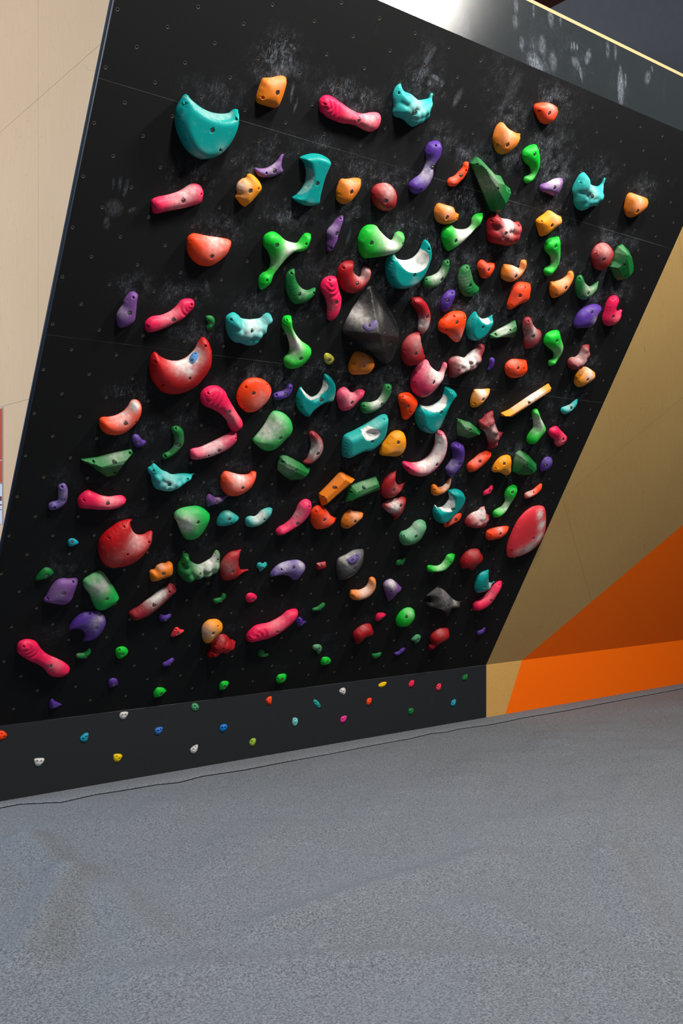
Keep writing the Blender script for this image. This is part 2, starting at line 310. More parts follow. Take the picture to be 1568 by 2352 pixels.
DATA = """
teal;a;moon;.75;165,462 190,460 225,500 290,555 360,598 440,625 520,630 570,622 605,595 640,590 660,620 665,680 655,760 620,850 560,940 490,1000 420,1032 350,1040 290,1030 215,985 160,920 110,820 80,700 90,600 125,520;421,783;184,543 642,684 180,864 492,960;300,1010,70,.35 490,940,60,.3;185,462 240,510 350,590 440,625 530,630 590,605 650,590 650,620 600,670 540,685 450,680 370,650 290,590 220,520;largest teal hold, a wide moon with a pale scooped top, upper left
orange;a;-;.8;875,312 940,306 1010,292 1050,289 1085,310 1100,345 1095,400 1070,480 1040,550 1010,575 965,577 900,560 830,535 812,500 820,450 850,360;1008,444;881,488;1000,330,90,.35;-;orange squarish hold highest on the board, chalk handprints smeared above it
lav;a;-;.8;800,1120 850,1125 910,1118 960,1090 1005,1050 1040,1000 1062,997 1068,1015 1055,1060 1050,1110 1063,1145 1055,1165 1020,1180 980,1195 920,1205 860,1200 820,1175;985,1150;912,1168;950,1110,90,.5;-;thin mauve hold with an upturned point, between the largest teal moon and the teal hourglass
amber;a;-;.9;735,1178 765,1172 805,1200 850,1250 873,1300 860,1340 800,1410 745,1460 715,1468 680,1450 640,1400 624,1375 640,1340 635,1300 650,1250 690,1215 722,1205;765,1328;840,1307;690,1280,80,.7;-;amber knobbly hold just below the thin mauve pointed hold
teal;a;moon;.8;1206,1025 1260,1000 1330,988 1400,1000 1460,1035 1488,1070 1475,1120 1440,1200 1415,1290 1395,1370 1388,1440! 1330,1458 1270,1458 1210,1440 1160,1410 1138,1385 1180,1355 1225,1300 1255,1230 1262,1160 1250,1090 1225,1050;1367,1262;1357,1015;1290,1440,40,.3;1262,1130 1300,1125 1328,1180 1325,1240 1290,1310 1235,1360 1160,1395 1140,1388 1180,1355 1225,1300 1255,1230;glossy teal hourglass hold standing upright with a scooped left side
pink;z;-;.8;347,472 348,459 360,452 380,448 395,444 413,437 431,425 445,421 459,426 468,442 467,458 460,468 426,478 390,485 361,491 350,486;421,461.5;463,446;410,460,30,.6 440,440,20,.5;-;pink sausage hold at the left below the largest teal moon, slanting up to the right
pink;b;fold;.9;205,520 215,495 245,468 285,463 325,480 400,530 470,580 540,618 600,630 660,620 715,618 750,635 768,675 762,725 735,765 695,790 645,792 600,775 540,742 480,725 400,715 330,690 270,660 240,630 215,610 203,565;567,692;262,546;660,670,110,.6 480,620,80,.35;-;long pink sausage hold near the top middle, right of the highest orange hold
aqua;b;lump;.8;935,360 955,385 972,428 1030,455 1080,495 1100,508 1150,502 1190,490 1205,455 1230,448 1242,480 1235,540 1218,590 1222,640 1205,675 1170,690 1140,715 1090,730 1045,750 1000,720 970,690 930,670 885,655 866,620 872,560 866,480 878,420 905,378;1075,625;929,447;1080,560,110,.5;-;turquoise lumpy horned hold near the top centre, chalk smears above it
orange;b;-;.85;400,1220 450,1218 530,1208 575,1220 590,1260 580,1320 540,1380 490,1430 440,1445 390,1435 360,1400 357,1340 370,1280;499,1338;-;500,1260,70,.4;-;orange rounded hold right of the teal hourglass
crim;b;-;.9;795,1253 840,1268 890,1320 912,1380 910,1440 885,1485 840,1505 780,1503 730,1480 690,1430 673,1370 680,1310 715,1270 755,1256;808,1420;714,1393;830,1330,80,.6;-;round crimson dome hold between the orange hold and the purple peanut
purple;b;-;.85;1255,873 1295,890 1315,940 1308,1010 1280,1060 1245,1110 1242,1170 1230,1220 1190,1290 1130,1345 1080,1355 1035,1340 1012,1300 1015,1255 1060,1210 1110,1175 1150,1110 1165,1040 1156,970 1180,905 1215,880;1229,1121;1263,924 1123,1315;1180,1160,90,.7;-;purple peanut shaped hold standing upright below the turquoise horned hold at top centre
vermil;b;-;.9;1525,1062 1550,1070 1558,1110 1545,1160 1510,1220 1470,1255 1440,1282 1390,1286 1362,1270 1358,1240 1375,1210 1420,1190 1460,1150 1495,1110 1505,1075;1488,1193;1533,1145;1420,1220,60,.25;-;orange-red finger hold right beside the purple peanut, left of the long green wedge
vermil;c;-;.85;890,235 930,220 985,217 1040,228 1090,260 1107,295 1100,330 1070,380 1030,405 985,412 950,400 920,365 900,320 882,275;1025,315;941,293;1040,270,70,.45;-;orange-red rounded triangle hold, topmost at the right under the grey header
orange;c;-;.85;580,396 610,405 650,450 700,480 730,494 755,497 772,520 765,560 740,600 700,640 640,675 590,682 550,665 525,620 512,560 518,500 545,430;648,602;562,600;660,490,90,.5;-;orange hold with a small horn, left below the topmost orange-red hold
lime;c;-;.9;870,595 905,600 930,650 944,720 940,800 915,870 880,915 840,940 805,940 791,915 800,885 835,865 852,835 840,790 800,755 778,710 782,655 820,615;893,684;-;870,860,50,.35;-;bright green comma hold, topmost of the green ones, right below the horned orange hold
forest;c;facet;1.1;352,704! 395,722! 530,865! 575,875! 605,915! 605,945! 678,995! 590,1170! 560,1210! 485,1190! 385,940! 308,760!;558,995;379,777 661,1013;470,950,130,.5;-;long green faceted wedge hold, largest green block near the top right
lav;c;-;.8;940,960 1000,935 1060,905 1110,895 1145,905 1152,940 1140,990 1115,1030 1070,1060 1030,1048 980,1025 938,1010;1073,988;-;1080,920,70,.8;-;mauve hold with a chalky top, left of the lumpy turquoise hold at upper right
aqua;c;lump;.85;1325,845 1355,865 1390,945 1420,965 1460,970 1490,945 1510,905 1530,898 1542,940 1530,990 1525,1040 1500,1090 1480,1140 1450,1150 1410,1145 1370,1170 1330,1190 1290,1185 1262,1165 1242,1120 1238,1060 1227,1010 1240,960 1262,915 1290,870;1415,1068;1311,944;1400,1000,90,.5;-;turquoise lumpy hold with two horns at the upper right of the board
orange;f;-;.85;565,80 600,28 680,45 740,65 765,110 785,125 803,135 803,165 785,195 740,215 690,228 630,220 585,195 562,140;688,167;784,172;700,100,80,.5;-;orange hold with a curled tip, directly above the green hold with a chalky arm
amber;g;-;.85;495,508 560,545 610,570 622,610 605,645 540,690 480,735 430,752 402,740 380,670 370,610 390,580 440,545;526,653;434,617;570,580,70,.5;-;amber five sided hold right of the crimson ribbed block
lime;f;-;.85;650,260 690,230 720,232 760,265 820,275 870,265 910,230 920,170 955,130 1000,120 1030,130 1030,180 1000,240 940,290 880,360 800,430 720,478 680,470 650,420 630,360 632,300;770,387;-;880,290,100,.95 820,330,90,.6;-;green hook hold with a chalky arm rising right, left of the crimson ribbed block
crim;f;lump;.8;1085,150 1110,125 1150,130 1190,165 1270,180 1320,205 1355,200 1382,235 1390,300 1370,355 1352,385 1320,420 1250,433 1170,415 1100,400 1065,360 1055,280 1060,200;1240,315;1113,199 1372,243;1270,230,100,.9;-;large crimson block hold with a white chalky upper ledge below the green wedge
lime;g;-;.9;560,757 595,765 605,830 608,910 600,990 580,1050 540,1100 490,1130 455,1120 443,1085 455,1055 495,1030 512,985 500,935 460,895 445,850 465,800 505,770;562,850;-;540,980,70,.55;-;bright green crescent hold standing below the amber five sided hold
orange;g;-;.85;1265,340 1330,360 1400,385 1435,410 1437,450 1420,490 1370,530 1310,565 1260,574 1225,555 1207,500 1212,440 1230,370;1336,519;-;1350,420,80,.5;-;orange rounded hold farthest right of all on the board
orange;g;-;.85;60,1025 85,1018 140,1025 185,1045 212,1050 225,990 250,974 280,985 290,1020 280,1070 240,1130 190,1170 130,1185 75,1172 42,1140 40,1080;184,1135;-;190,1070,80,.75;-;orange hold with a thumb shaped arm, below the crimson ribbed block
vermil;g;-;.85;200,1188 260,1187 310,1200 327,1230 320,1290 322,1330 280,1380 220,1400 170,1430 130,1448 100,1435 98,1390 120,1320 145,1240;226,1321;277,1245 143,1408;210,1330,80,.2;-;orange-red kite shaped hold under the orange hold with a thumb shaped arm
orange;g;-;.85;510,1185 550,1180 610,1160 660,1125 680,1088 705,1080 730,1100 733,1150 715,1200 670,1270 610,1315 550,1337 515,1325 498,1270 498,1215;658,1245;576,1312;640,1190,80,.5;-;orange curved hold touching the dark green crescent on its right, upper right area
forest;g;-;.85;790,1118 815,1135 835,1190 870,1225 910,1215 950,1185 970,1185 972,1220 950,1270 900,1325 850,1352 800,1350 760,1320 742,1260 742,1190 760,1140;871,1295;793,1160;880,1240,90,.6;-;dark green crescent hold opening upward, under the crimson egg and above the purple oval
crim;g;-;.9;1005,812 1050,830 1095,880 1107,930 1095,990 1050,1045 1000,1072 950,1070 915,1040 895,970 897,910 925,855 960,825;1017,976;946,920;1030,890,90,.5;-;crimson egg hold leaning on the green faceted block at the right
forest;g;facet;1;1140,850! 1185,828! 1245,885! 1270,980! 1275,1075! 1215,1140! 1195,1165! 1140,1168! 1110,1140! 1062,1035! 1100,985! 1115,900!;1206,1027;1172,866 1223,1129;1150,940,80,.4;-;dark green faceted block hold, right of the crimson egg
purple;h;-;.8;1090,260 1150,240 1200,242 1238,270 1243,305 1215,345 1195,400 1160,445 1120,463 1050,466 1000,465 975,445 978,405 1005,340 1050,285;1155,320;-;1170,390,60,.5;-;large smooth purple oval hold at the right, left of the pink claw
pink;h;-;.85;1350,157 1385,165 1407,200 1400,240 1383,290 1395,305 1415,292 1438,300 1443,330 1425,375 1385,425 1330,445 1280,440 1250,410 1247,360 1265,300 1280,240 1310,180;1355,362;1359,199;1370,380,70,.3;-;pink claw hold at the right, beside the large purple oval
teal;f;moon;.8;945,1053 970,1085 1000,1115 1040,1120 1080,1105 1110,1085 1122,1105 1118,1160 1090,1220 1050,1275 1000,1310 950,1325 905,1318 875,1285 862,1230 870,1160 900,1100;1028,1204;-;-;1000,1115 1040,1120 1080,1105 1110,1085 1115,1120 1090,1155 1060,1168 1020,1150;small teal moon hold directly right of the large orange-red rounded triangle
forest;f;facet;1;1325,1133! 1340,1190! 1320,1270! 1305,1300! 1200,1295! 1150,1308! 1088,1305! 1088,1270! 1150,1230! 1230,1190!;-;1152,1273 1290,1232;1230,1210,90,.8;-;green faceted sliver hold with a white top, right of the small teal moon
maroon;h;-;.85;545,360 570,375 590,430 620,470 660,490 672,530 665,580 630,630 580,655 530,660 505,645 500,590 500,520 485,460 490,405 515,368;596,550;557,408;590,500,90,.6;-;maroon boot shaped hold right of the green faceted sliver
lime;h;-;.9;800,487 835,495 850,540 870,600 880,650 868,710 830,770 790,815 755,828 735,815 738,775 775,750 785,710 770,680 730,650 695,615 692,580 710,530 750,500;819,590;-;840,690,90,.5;-;bright green comma hold right of the maroon boot
maroon;h;lump;.9;1095,622 1125,630 1132,670 1118,730 1080,800 1040,845 990,860 945,855 918,820 920,775 945,745 990,740 1020,715 1040,670 1060,635;-;-;1040,740,90,.6;-;maroon bumpy bean hold right of the bright green comma, above an amber hold
amber;h;-;.85;1090,834 1130,855 1175,890 1185,920 1165,960 1100,1000 1050,1022 1005,1020 980,985 985,930 1010,890 1050,845;1111,958;1033,982;1130,900,70,.85;-;amber hold with a white chalky side, touching the maroon bean above it
amber;h;facet;1.3;735,993! 752,1015! 735,1070! 560,1190! 375,1308! 290,1298! 288,1272! 360,1240! 550,1110!;560,1180;-;560,1120,90,.9 660,1060,70,.8 440,1200,60,.7;-;long thin amber plank hold slanting up to the right
aqua;h;-;.8;1010,1138 1022,1155 1010,1200 970,1250 920,1282 875,1280 853,1255 860,1225 890,1210 940,1190 975,1160;960,1228;-;940,1210,50,.6;-;small turquoise crescent hold at far right, below the amber hold with a chalky side
vermil;h;-;.85;350,785 390,762 450,760 510,768 530,785 535,810 545,850 530,895 480,930 420,940 365,930 330,895 322,850 330,810;453,850;358,851 505,853;430,800,80,.35;-;orange-red oval hold with a dark pocket above the amber plank
purple;h;-;.8;200,747 225,755 232,790 225,830 200,860 170,873 158,860 172,830 175,790 180,760;-;-;-;-;tiny purple hold left of the orange-red oval with a dark pocket
lime;h;-;.9;610,1230 632,1240 650,1300 685,1360 710,1410 700,1460 660,1510 610,1560 565,1565 533,1545 533,1500 560,1450 590,1410 590,1350 580,1290 580,1250;-;617,1267;640,1380,90,.95;-;green bowling pin hold, white in the middle, below the amber plank
pink;l;fold;.85;1110,330 1145,325 1175,355 1215,395 1245,430 1240,475 1200,510 1155,517 1125,490 1118,450 1085,425 1067,395 1075,355;1210,452;-;1190,460,60,.4;-;small pink stub hold right of the green bowling pin hold
forest;l;facet;1;195,248! 320,285! 430,375! 390,405! 300,440! 200,408! 195,340!;328,360;232,277 403,374;280,350,80,.4;-;dark green faceted hold pointing right at the upright maroon bone
maroon;l;lump;.9;530,178 552,195 550,240 565,300 595,370 635,385 643,410 625,440 595,495 555,535 510,545 487,540 495,490 480,430 455,370 415,345 400,310 405,270 440,250 470,215 505,190;578,405;467,280;520,390,110,.6;-;maroon bone shaped hold standing upright below the amber plank
amber;k;-;.85;1360,470 1430,468 1490,463 1510,480 1505,515 1470,570 1420,620 1370,640 1325,635 1315,600 1325,540 1345,490;1442,568;1367,612;1440,500,70,.9;-;amber hold with a white top, left end of the amber plank
rose;k;-;.8;890,188 915,200 940,250 985,290 1020,300 1040,270 1060,220 1078,212 1095,240 1092,310 1070,380 1020,450 960,510 900,540 850,543 800,520 765,480 750,420 755,350 790,280 840,220;975,407;797,410;1030,340,110,.9 930,300,90,.5;-;large rose pink moon hold with a white horn, touching the crimson half dome
crim;f;-;.8;405,1248 430,1260 437,1310 455,1390 470,1460 488,1485 480,1510 440,1540 390,1565 330,1568 290,1550 255,1500 250,1420 265,1350 310,1290 360,1258;389,1458;-;400,1360,90,.45;-;crimson half dome hold between the crimson sausage and the large rose pink moon
crim;f;-;.9;400,912 440,925 490,980 525,1050 533,1130 520,1200 490,1250 455,1272 425,1260 408,1225 410,1160 410,1100 390,1040 345,985 335,950 360,920;500,1105;377,966;460,1180,80,.8;-;crimson sausage hold standing right of the big black pyramid
vermil;f;-;.75;760,1048 820,1050 860,1080 872,1120 862,1200 835,1290 800,1345 755,1338 720,1310 680,1270 625,1245 600,1215 605,1160 640,1110 700,1065;781,1160;762,1108 684,1228 855,1122;800,1290,80,.45;-;large orange-red rounded triangle hold left of the small teal moon
purple;f;-;.8;720,848 755,850 770,890 755,950 725,1010 690,1050 650,1055 622,1030 618,980 635,920 680,865;695,953;743,884 666,978;-;-;small purple egg hold above the large orange-red rounded triangle
forest;f;stripe;.7;870,608 895,620 920,690 940,770 975,815 995,830 990,865 960,900 910,913 850,905 810,870 785,800 785,720 805,650 840,615;905,808;881,646 983,866;850,760,80,.35;-;dark green grooved hold left of the orange-red three cornered hold
vermil;f;-;.85;1000,565 1030,565 1060,590 1110,590 1140,605 1140,650 1115,700 1080,735 1040,742 1000,725 985,680 970,640 975,595;1084,659;1004,650;1060,620,60,.3;-;orange-red three cornered hold left of the orange hold with a thumb shaped arm
forest;f;stripe;.85;690,555 710,575 712,640 690,710 650,770 600,815 540,838 490,835 455,810 453,765 480,728 540,712 590,685 630,630 650,575;636,751;697,596 495,755;600,710,80,.8;-;green grooved crescent hold touching the right side of the white lipped teal moon
teal;f;moon;.75;480,373 510,400 530,470 533,540 510,620 475,700 420,770 350,815 260,835 190,825 135,780 105,710 100,630 110,560 135,520 180,510 200,545 260,565 310,562 360,540 410,490 440,430 460,385;378,711;171,584 171,731 518,466;370,770,50,.4;190,520 205,545 260,567 320,562 370,530 420,475 440,440 478,480 500,520 498,570 470,630 420,665 370,678 310,668 260,630 215,570;teal moon hold with a bright white scoop, top right of the black pyramid
lime;e;-;.8;1190,228 1240,235 1280,280 1340,345 1390,375 1410,355 1430,310 1460,294 1495,303 1520,340 1528,380 1510,440 1460,490 1380,520 1270,540 1160,548 1120,535 1085,480 1075,410 1080,350 1110,280 1150,240;1210,407;1505,413;1400,430,120,.95 1280,320,80,.5;-;large bright green hold with a white thumb, above the white lipped teal moon
crim;e;-;.85;960,575 1010,570 1040,585 1047,620 1040,680 1070,715 1100,715 1115,650 1135,623 1175,630 1205,665 1210,710 1190,770 1140,835 1090,870 1040,883 980,872 930,840 900,780 883,700 890,640 920,600;1075,795;950,648;1130,690,80,.8;-;crimson horseshoe hold opening upward, above the black pyramid
pink;e;fold;.9;830,716 870,728 890,780 905,850 925,920 925,990 910,1060 870,1120 825,1140 790,1125 782,1080 785,1000 765,920 735,870 720,820 740,760 780,725;877,970;820,762;830,1000,60,.3;-;pink wrinkled hold standing left of the black pyramid
black;e;pyr;1.0;1190,808 1230,815 1260,870 1320,940 1380,1040 1440,1150 1467,1240 1465,1310 1440,1400 1420,1475 1400,1520 1360,1550 1310,1540 1230,1480 1130,1400 1010,1310 940,1260 925,1230 940,1190 1020,1030 1100,900 1150,840;1400,1370;1333,1248;1130,1100,95,.75 1190,1170,70,.5 1350,1120,70,.3 1290,1430,70,.3;-;big black three sided pyramid volume, dusty with chalk, middle of the board
ltpurple;e;on;.6;1245,1133 1262,1160 1250,1210 1215,1240 1170,1245 1130,1215 1128,1180 1165,1172 1205,1158;1190,1186;-;1190,1200,60,.4;-;small pale purple hold screwed onto the big black pyramid
orange;k;-;.85;265,110 320,125 380,165 412,215 413,260 390,300 340,330 260,333 195,325 165,290 165,235 190,165 225,118;309,250;224,230;330,180,80,.35;-;orange rounded hold directly under the black pyramid
olive;e;-;.8;785,1447 815,1455 850,1490 860,1520 840,1550 800,1555 765,1530 755,1490 765,1455;815,1517;-;-;-;tiny yellow hold left of the orange hold under the black pyramid
lime;e;-;.85;400,1090 435,1090 455,1130 460,1200 490,1270 540,1330 600,1370 635,1410 640,1460 620,1510 570,1560 500,1595 430,1595 385,1570 372,1520 385,1480 415,1450 430,1400 420,1330 395,1260 360,1200 355,1150 370,1105;540,1503;410,1139;470,1370,120,.95;-;green club hold with a white middle, right of the long lumpy turquoise hold
lime;e;-;.8;240,300 285,297 330,325 380,370 440,395 500,400 530,365 570,315 610,310 635,330 640,380 620,440 580,485 540,490 490,495 440,530 390,580 330,660 300,700 282,740 265,790 220,830 175,848 145,835 133,780 145,720 175,685 215,665 245,610 248,550 220,480 185,430 178,380 195,330;313,429;594,417 223,763;440,450,90,.95 320,600,80,.5;-;three armed bright green hold, upper left centre, white on its right arm
forest;e;stripe;.85;465,647 485,665 490,730 510,790 550,835 600,850 640,835 670,827 685,845 678,890 640,940 590,970 530,980 470,975 430,930 400,860 388,780 400,700 430,660;525,892;458,698 668,880;560,860,60,.4;-;dark green crescent hold right under the three armed green hold
lav;e;-;.85;920,140 945,155 945,210 925,270 905,330 890,390 865,440 850,470 815,487 785,470 780,420 785,370 780,310 795,270 840,220 880,165;880,319;922,178 831,455;840,270,60,.4;-;narrow mauve hold standing between two large bright green holds
vermil;d;-;.75;910,315 960,315 1050,335 1160,350 1250,368 1285,400 1285,450 1260,510 1200,570 1140,610 1080,627 1010,620 950,595 900,550 865,480 857,420 870,350;1098,535;-;1140,400,130,.7;-;orange-red half moon hold with a flat chalky top, upper left
lav;d;-;.85;350,863 380,875 403,905 397,970 390,1050 378,1145 340,1185 290,1205 240,1210 210,1190 192,1130 195,1080 220,1030 250,990 265,940 310,880;322,1072;362,926;250,1060,70,.45;-;mauve angular hold at the far left, left of a pink sausage
pink;d;fold;.9;870,930 915,940 937,980 930,1030 890,1075 830,1130 760,1165 680,1205 590,1240 520,1252 475,1235 460,1190 475,1140 530,1100 620,1085 700,1050 760,1000 810,945;737,1136;913,994 498,1197;700,1090,110,.5;-;pink sausage hold between the far left mauve hold and a tiny green hold
forest;d;-;.85;1070,1090 1105,1098 1128,1135 1125,1180 1100,1225 1070,1237 1045,1220 1045,1190 1058,1160 1040,1130 1040,1100;1098,1173;-;-;-;tiny green kidney hold between a pink sausage and the long lumpy turquoise hold
aqua;z;lump;.85;520,725 534,717 545,722 553,730 569,733 579,732.7 596,730 605,722 612,718.6 619,720.5 625,731.5 623,742 614.5,751 612,765 599,781 584,792 569.7,794.5 552,788 537.5,785 525,772.6 518.6,755.7 517,738;578.5,760;531.7,734.6;590,740,28,.7 560,760,20,.4;-;turquoise cloud shaped hold right of the tiny green kidney hold
red;i;-;.7;1255,58 1290,75 1325,130 1350,200 1355,290 1340,370 1290,450 1220,530 1130,580 1030,605 940,598 870,570 810,510 765,430 752,330 760,260 790,205 815,202 850,235 920,270 1000,282 1070,265 1130,225 1180,170 1215,100;-;1294,149 818,302 1138,452 886,516 1290,432;1060,300,110,.85 1200,240,90,.7 1130,400,60,.4;-;large red moon hold with chalky inside and a blue oval fixed on it
sky;i;on;.6;1190,197 1215,205 1220,235 1200,280 1165,315 1135,318 1125,290 1140,240 1165,210;1155,278;1188,215;-;-;small light blue oval hold fixed on the large red moon
vermil;i;-;.9;610,648 650,660 680,710 685,770 665,840 620,900 560,955 490,988 420,992 350,975 295,930 277,880 280,835 310,815 370,812 440,795 510,755 550,710 575,665;531,882;626,866;500,810,110,.8 630,710,50,.8;-;orange-red bean hold at the left, above the green fish shaped wedge
purple;i;-;.85;625,977 655,990 680,1025 715,1040 725,1060 710,1090 670,1105 630,1100 600,1070 590,1030 595,990;657,1063;-;620,1030,50,.25;-;tiny purple kidney hold at the lower right tip of the left orange-red bean
forest;i;facet;.9;105,1213! 250,1195! 400,1155! 580,1118! 600,1160! 540,1230! 435,1372! 350,1383! 232,1300! 225,1285! 130,1235!;428,1250;227,1240 430,1345 573,1160;450,1180,110,.5;-;green fish shaped faceted wedge hold at the left edge area
forest;i;-;.85;1005,898 1045,910 1075,950 1085,1020 1080,1080 1040,1140 980,1190 920,1217 885,1213 872,1190 890,1160 940,1135 975,1095 988,1040 980,985 960,945 970,912;1033,1088;1010,935 912,1194;1000,1080,80,.25;-;green bean hold left of the two touching pink holds
pink;j;fold;.85;180,270 250,275 310,320 340,380 380,450 430,530 470,590 487,640 480,675 450,698 405,707 370,690 345,650 320,590 260,530 190,490 130,465 90,430 77,380 90,330 130,290;355,522;161,349;390,560,100,.4;-;large pink club hold with wrinkles, left of the orange-red disc
rose;j;-;.9;-15,880 10,865 80,850 160,815 250,770 330,725 375,703 410,710 430,745 428,800 390,850 330,890 250,925 170,955 80,973 10,970 -18,940 -20,905;260,890;420,776 162,935;200,850,150,.8;-;pale pink sausage hold touching the foot of the large pink club
vermil;j;-;.45;590,195 660,205 720,245 755,300 760,360 735,420 690,470 630,515 570,527 510,515 455,465 425,400 430,330 465,260 520,210;586,347;517,290 722,270 506,497;660,400,110,.5;-;flat orange-red disc hold with four holes
purple;j;-;.85;925,250 955,265 960,310 945,355 910,390 850,407 800,407 770,385 775,350 810,330 860,318 885,290 900,262;894,361;810,368 943,300;880,320,50,.25;-;small dark purple bean hold right of the orange-red disc
midgreen;j;-;.7;770,512 810,510 870,530 920,575 950,630 960,690 940,750 890,800 840,850 790,880 730,890 670,875 610,830 578,795 585,765 640,700 690,630 735,550;841,770;-;780,660,130,.7 680,740,80,.5;-;large green pillow hold with chalky face under the orange-red disc
teal;j;moon;.8;1255,162 1290,170 1330,210 1355,260 1360,320 1350,380 1330,428 1300,425! 1250,440 1190,480 1140,525 1115,565! 1070,555 1020,510 990,450 987,380 1005,320 1030,280 1055,310 1100,355 1140,375 1190,350 1230,290 1245,220;1232,413;1045,476;1330,380,40,.4;1030,285 1060,320 1100,355 1145,372 1190,350 1225,295 1245,225 1280,240 1282,290 1250,345 1205,390 1150,405 1100,390 1060,345;teal crescent hold with a curved cut underside, right of the dark purple bean
rose;k;-;.85;120,447 150,460 175,490 210,497 245,475 290,470 318,490 322,520 300,560 255,600 210,650 160,673 110,673 70,645 60,600 47,550 55,500 80,465;199,600;-;180,540,100,.55;-;deep rose bow shaped hold right of the teal crescent with a cut underside
forest;k;stripe;.85;535,417 565,425 577,465 565,530 530,590 470,650 400,690 340,700 295,690 272,655 275,615 310,590 370,592 430,570 470,520 490,460 510,425;482,620;546,460 318,636;440,580,80,.95;-;green crescent hold with a white inner edge, right of the deep rose bow
vermil;k;-;.85;680,503 730,500 780,530 815,570 822,610 805,670 770,720 735,755 705,758 675,740 660,690 648,630 632,580 640,525;728,635;684,547 755,690;-;-;orange-red tapered hold wedged left of the teal moon under the large rose moon
teal;k;moon;.75;1090,448 1140,462 1178,505 1165,550 1130,600 1100,660 1060,750 1030,815 990,860 930,878 870,865 820,820 795,750 793,680 805,630 830,610 860,625 920,628 980,605 1040,560 1065,500 1075,455;1047,694;1145,501 878,821;1010,790,50,.35;860,625 920,628 980,605 1040,560 1068,500 1100,505 1112,560 1090,610 1040,660 980,680 920,672 880,650;teal moon hold with a square horn, under the large rose moon
aqua2;k;moon;.7;490,707 522,712 533,745 525,830 510,900 480,960 430,1010 360,1050 290,1060 220,1095 160,1113 115,1105 100,1080 100,1000 115,920 145,890 220,855 320,800 400,750 450,720;390,968;506,757 148,1077 283,868;430,800,60,.3;300,880 370,840 430,845 450,880 420,920 350,945 310,930;broad teal slab hold with a white oval dish in its face
amber;k;-;.85;600,862 640,860 680,880 705,930 710,1000 695,1060 660,1095 600,1107 530,1100 470,1090 455,1065 470,1010 510,950 555,890;641,980;476,1060;620,1050,60,.3;-;amber hold at the right end of the broad teal slab
rose;k;-;.9;1010,853 1050,865 1085,920 1097,990 1085,1080 1050,1160 990,1230 920,1275 850,1293 770,1280 710,1240 675,1195 672,1165 695,1150 760,1162 830,1155 890,1120 945,1060 980,980 985,900 990,865;1003,1187;1052,910 739,1219;1010,1060,110,1 900,1180,110,.9 1030,960,60,.9;-;big crescent hold, rose pink with a long white inner face, right of the amber hold
purple;k;-;.9;1170,968 1215,970 1250,1000 1262,1060 1258,1130 1235,1200 1195,1250 1155,1293 1115,1290 1085,1260 1080,1215 1110,1170 1145,1110 1138,1050 1128,1010 1145,980;1221,1181;1215,1013 1134,1277;1140,1190,80,.45;-;purple curved sausage hold right of the big rose and white crescent
vermil;l;-;.85;470,557 510,558 528,590 515,630 460,690 400,735 340,760 305,750 293,710 310,670 370,620 420,580;426,663;500,600;400,640,80,.4;-;orange-red oblong hold under the upright maroon bone
amber;l;-;.85;640,602 680,597 712,620 715,690 713,750 695,790 665,792 635,775 600,760 550,760 528,740 535,710 570,655 605,620;654,684;574,731;680,740,40,.3;-;amber fin shaped hold left of a dark green faceted block, lower right
forest;l;facet;1;790,550! 855,580! 952,685! 945,710! 905,760! 840,788! 780,780! 722,750! 735,640! 755,580!;862,695;787,590 910,744;800,640,80,.35;-;dark green faceted block touching the amber fin hold
purple;l;-;.85;1060,613 1090,620 1107,655 1100,700 1070,735 1020,753 990,750 987,715 1000,670 1030,625;1050,700;1070,639 1023,690;1060,660,50,.25;-;small purple oval hold near the right edge, right of the dark green faceted block
pink;l;-;.8;535,883 547,900 540,935 520,965 480,980 450,978 450,955 465,935 495,915 520,890;517,944;-;-;-;tiny pink hold left of the green spoon shaped hold, lower right
vermil;l;-;.85;995,868 1012,885 1005,925 970,965 920,995 860,1012 838,1000 840,965 870,945 920,925 960,890;-;935,960;900,950,60,.9;-;small orange-red slug hold with white chalk, above the big coral leaf
lime;l;-;.9;730,880 765,890 772,930 755,990 715,1050 680,1110 640,1160 590,1185 550,1187 538,1160 550,1125 590,1100 630,1075 655,1030 650,970 670,915;734,955;-;660,1080,70,.9;-;green spoon shaped hold with a white handle, left of the big coral leaf
coral;l;-;.3;955,1078 1000,1078 1030,1100 1048,1170 1052,1250 1045,1330 1015,1410 960,1480 880,1530 790,1563 700,1567 672,1540 670,1480 690,1400 730,1300 780,1210 850,1130 910,1090;923,1389;1020,1135 720,1505;1000,1260,55,1 990,1160,45,.9 980,1370,50,.9 880,1480,80,.9 780,1520,50,.6;-;big coral red leaf shaped hold at the right edge of the black board
orange;k;-;.85;1125,1310 1140,1330 1135,1380 1110,1430 1060,1465 1000,1480 955,1465 943,1430 945,1390 965,1370 990,1375 1010,1395 1050,1390 1085,1360 1110,1320;-;984,1425;1090,1380,60,.9;-;small orange crescent hold just above the teal moon with the orange-red stub
teal;p;moon;.75;610,195 650,178 700,178 740,200 762,240 760,290 740,340 700,390 650,440 600,480 550,495 500,480 475,440 466,390 480,330 490,330 510,350 560,340 600,300 620,250;664,373;-;-;620,215 650,240 670,300 660,350 640,380 580,388 530,370 505,345 560,340 605,300 622,250;teal moon hold open to the upper left, with an orange-red stub at its foot
vermil;p;-;.8;720,405 740,415 743,440 720,485 680,505 620,535 580,535 572,500 600,475 650,440 690,415;690,472;617,505;650,470,50,.4;-;small orange-red stub hold touching the foot of a teal moon
crim;p;lump;.85;935,345 960,345 962,380 960,400 985,415 1008,445 1005,465 980,490 960,520 920,540 870,542 810,535 775,520 768,490 790,440 840,400 890,380 915,355;-;965,470;920,420,90,.9;-;crimson pointed shell hold with white chalk, above an orange-red half oval
